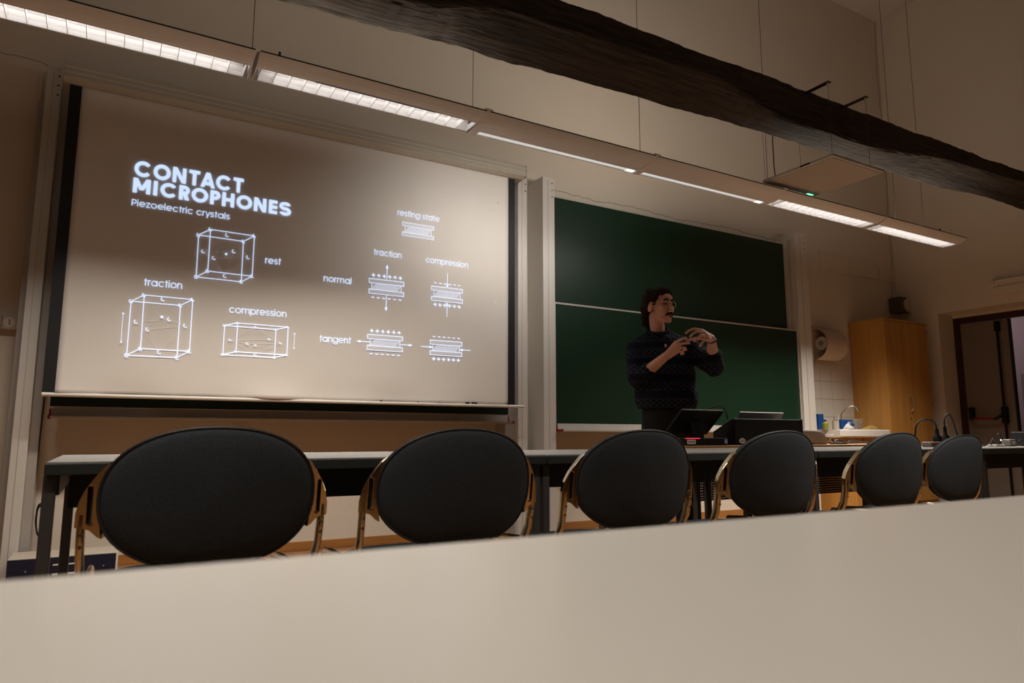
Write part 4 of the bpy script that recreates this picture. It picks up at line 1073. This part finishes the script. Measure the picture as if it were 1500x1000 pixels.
# right hand, back towards the audience, two fingers extended, two curled
mc = [V_(.087, -.285, 1.396), V_(.098, -.290, 1.378), V_(.102, -.283, 1.359), V_(.098, -.270, 1.341)]
for k, p in enumerate(mc):
    body.cap(WR + V_(.004, 0, .010 - .007 * k), .021, p, .0145)
for a, b in zip(mc[:-1], mc[1:]): body.cap(a, .0145, b, .0145)
finger(body, [mc[0], V_(.118, -.302, 1.412), V_(.138, -.305, 1.420), V_(.153, -.303, 1.425)])
finger(body, [mc[1], V_(.136, -.308, 1.387), V_(.158, -.306, 1.389), V_(.174, -.300, 1.388)])
finger(body, [mc[2], V_(.143, -.303, 1.356), V_(.152, -.280, 1.348), V_(.135, -.258, 1.345)])
finger(body, [mc[3], V_(.128, -.290, 1.330), V_(.135, -.268, 1.324), V_(.118, -.250, 1.322)], .009, .0075)
finger(body, [V_(.050, -.262, 1.350), V_(.078, -.250, 1.392), V_(.105, -.250, 1.412), V_(.126, -.255, 1.424)], .0125, .0095)
# left hand, fingers drooping inwards
ml = [V_(.256, -.285, 1.473), V_(.270, -.296, 1.456), V_(.284, -.298, 1.438), V_(.296, -.292, 1.418)]
for k, p in enumerate(ml):
    body.cap(WL + V_(-.004, 0, .010 - .007 * k), .021, p, .0145)
for a, b in zip(ml[:-1], ml[1:]): body.cap(a, .0145, b, .0145)
finger(body, [ml[0], V_(.208, -.318, 1.482), V_(.176, -.330, 1.470), V_(.152, -.333, 1.452)])
finger(body, [ml[1], V_(.226, -.338, 1.462), V_(.198, -.350, 1.445), V_(.179, -.348, 1.427)])
finger(body, [ml[2], V_(.246, -.345, 1.432), V_(.222, -.352, 1.412), V_(.205, -.345, 1.394)])
finger(body, [ml[3], V_(.268, -.335, 1.398), V_(.252, -.340, 1.380), V_(.240, -.334, 1.362)], .009, .0075)
finger(body, [V_(.300, -.240, 1.412), V_(.248, -.268, 1.425), V_(.200, -.288, 1.418), V_(.160, -.298, 1.408)], .0125, .009)
# hips and legs
for s in (-1, 1):
    body.cap(V_(.012 + s * .085, .02, .88), .078, V_(.012 + s * .10, .01, .49), .052)
    body.cap(V_(.012 + s * .10, .01, .49), .05, V_(.012 + s * .11, .04, .08), .036)
    body.cap(V_(.012 + s * .11, .03, .045), .034, V_(.012 + s * .12, -.13, .035), .028)
remesh(body, 'body', MAT['skin'], person, .0042, 3)
# sweater
sw = MB()
sw.loft([torso_ring(.965, .012, .02, .203, .130), torso_ring(.99, .012, .02, .210, .136), torso_ring(1.02, .012, .02, .220, .145), torso_ring(1.10, .012, .02, .218, .145), torso_ring(1.25, .010, .018, .208, .140), torso_ring(1.34, .003, .02, .205, .130), torso_ring(1.42, -.006, .02, .185, .108), torso_ring(1.465, -.016, .02, .145, .088), torso_ring(1.490, -.024, .02, .095, .074)])
sw.cap(V_(-.092, .035, 1.482), .046, SR, .066); sw.cap(V_(.042, .040, 1.482), .046, SL, .064)
sw.cap(SR, .076, SR.lerp(ER, .5), .074); sw.cap(SR.lerp(ER, .5), .074, ER, .070); sw.cap(ER, .070, ER.lerp(WR, .33), .058)
sw.cap(SL, .074, SL.lerp(EL, .5), .074); sw.cap(SL.lerp(EL, .5), .074, EL, .070); sw.cap(EL, .068, EL.lerp(WL, .38), .056)
sweater = remesh(sw, 'sweater', MAT['sweater'], person, .007, 3, disp=.010, dscale=11.0)
cr = [Vector((-.028, .02, 1.521)) + Vector((.072 * cos(2 * pi * k / 28), .072 * sin(2 * pi * k / 28), .024 * sin(2 * pi * k / 28) + .004 * cos(4 * pi * k / 28))) for k in range(28)]
MB().tube(cr, .014, 8, closed=True).build('collar', MAT['sweater'], sweater, smooth=True)
for a, b, t_, rr in ((ER, WR, .40, .051), (EL, WL, .46, .049)):
    c = a.lerp(b, t_); d = (b - a).normalized(); u = d.cross(Vector((0, 0, 1))).normalized(); w_ = d.cross(u)
    MB().tube([c + (u * cos(2 * pi * k / 24) + w_ * sin(2 * pi * k / 24)) * rr for k in range(24)], .013, 8, closed=True).build('cuff', MAT['sweater'], sweater, smooth=True)
MB().ell((.020, -.165, 1.393), (.008, .006, .012)).build('clip', MAT['paper'], sweater, smooth=True)
# trousers and shoes
tr = MB(); tr.loft([torso_ring(.80, .012, .02, .178, .115), torso_ring(.90, .012, .02, .175, .115), torso_ring(1.0, .012, .02, .168, .108)])
for s in (-1, 1):
    tr.cap(V_(.012 + s * .088, .02, .84), .092, V_(.012 + s * .10, .01, .49), .072); tr.cap(V_(.012 + s * .10, .01, .49), .072, V_(.012 + s * .11, .035, .12), .062)
remesh(tr, 'trousers', MAT['trousers'], person, .010, 3, disp=.006, dscale=9)
for s in (-1, 1):
    b = MB(); b.cap(V_(.012 + s * .11, .045, .050), .050, V_(.012 + s * .12, -.15, .042), .042); b.box(.012 + s * .115 - .05, .012 + s * .115 + .05, -.19, .09, 0, .025)
    remesh(b, 'shoe', MAT['shoe'], person, .008, 3)
# hair, moustache, brows, eyes, glasses
ha = MB()
he(ha, (0, -.030, .050), (.086, .092, .080)); he(ha, (0, -.050, .010), (.082, .072, .085))
for s in (-1, 1):
    hc(ha, (s * .072, -.030, .030), .022, (s * .070, -.045, -.03), .020)
    hc(ha, (s * .035, -.085, -.02), .040, (s * .030, -.088, -.125), .026)
    hc(ha, (s * .066, .030, .055), .018, (s * .068, .015, .01), .010)
hc(ha, (0, -.095, -.02), .04, (0, -.098, -.13), .026)
for k in range(7):
    l = -.055 + k * .0183; he(ha, (l, .070 - abs(l) * .35, .086 + .006 * (k % 2)), (.022, .026, .022))
for k in range(26):
    a = k * 2.4; rr = .03 + .045 * ((k * 7) % 10) / 10; he(ha, (rr * cos(a), -.02 + rr * 1.1 * sin(a), .110 - rr * rr * 4), (.018, .018, .016))
remesh(ha, 'hair', MAT['hair'], person, .005, 1, disp=.014, dscale=30.0)
mu = MB()
for s in (-1, 1): mu.cap(hp(0, .107, -.066), .0085 * HS, hp(s * .026, .094, -.074), .0075 * HS); mu.cap(hp(s * .026, .094, -.074), .0075 * HS, hp(s * .034, .086, -.086), .004 * HS)
remesh(mu, 'moustache', MAT['hair'], person, .003, 1)
for s in (-1, 1):
    MB().tube([hp(s * .012, .099, .024), hp(s * .028, .096, .030), hp(s * .046, .082, .024)], [.005, .0072, .004], 8).build('eyebrow', MAT['hair'], person, smooth=True)
    MB().ell(hp(s * .031, .086, .0), (.013, .008, .0075), HR).build('eye', MAT['eye'], person, smooth=True)
MB().tube([hp(-.018, .099, -.089), hp(0, .106, -.0865), hp(.018, .099, -.089)], [.002, .0045, .002], 8).build('mouth', MAT['eye'], person, smooth=True)
g_ = thing('g', None, None); bpy.data.objects.remove(g_)
rim0 = None
gl_o = None
def rim(s):
    return [hp(s * .033 + .024 * cos(2 * pi * k / 28), .110 - .006 * abs(s * .033 + .024 * cos(2 * pi * k / 28)) / .05, -.004 + .022 * sin(2 * pi * k / 28)) for k in range(28)]
fr = MB().tube([hp(-.010, .111, .002), hp(0, .117, .006), hp(.010, .111, .002)], .0018, 6).build('glasses', MAT['gold'], person, smooth=True)
for s in (-1, 1):
    MB().tube(rim(s), .0018, 6, closed=True).build('glasses_rim', MAT['gold'], fr, smooth=True)
    MB().tube([hp(s * .057, .104, .004), hp(s * .084, .075, .006), hp(s * .091, .0, .006), hp(s * .088, -.018, -.004)], .0024, 6).build('glasses_temple', MAT['gold'], fr, smooth=True)
# wristband and ring
d = (WL - EL).normalized(); u = d.cross(Vector((0, 0, 1))).normalized(); w_ = d.cross(u); c = EL.lerp(WL, .95)
MB().tube([c + (u * cos(2 * pi * k / 22) + w_ * sin(2 * pi * k / 22)) * .031 for k in range(22)], .0045, 6, closed=True).build('wristband', MAT['black'], person, smooth=True)
c = V_(.128, -.298, 1.357); MB().tube([c + Vector((0, .0115 * cos(2 * pi * k / 18), .0115 * sin(2 * pi * k / 18))) for k in range(18)], .0028, 6, closed=True).build('finger_ring', MAT['screwm'], person, smooth=True)
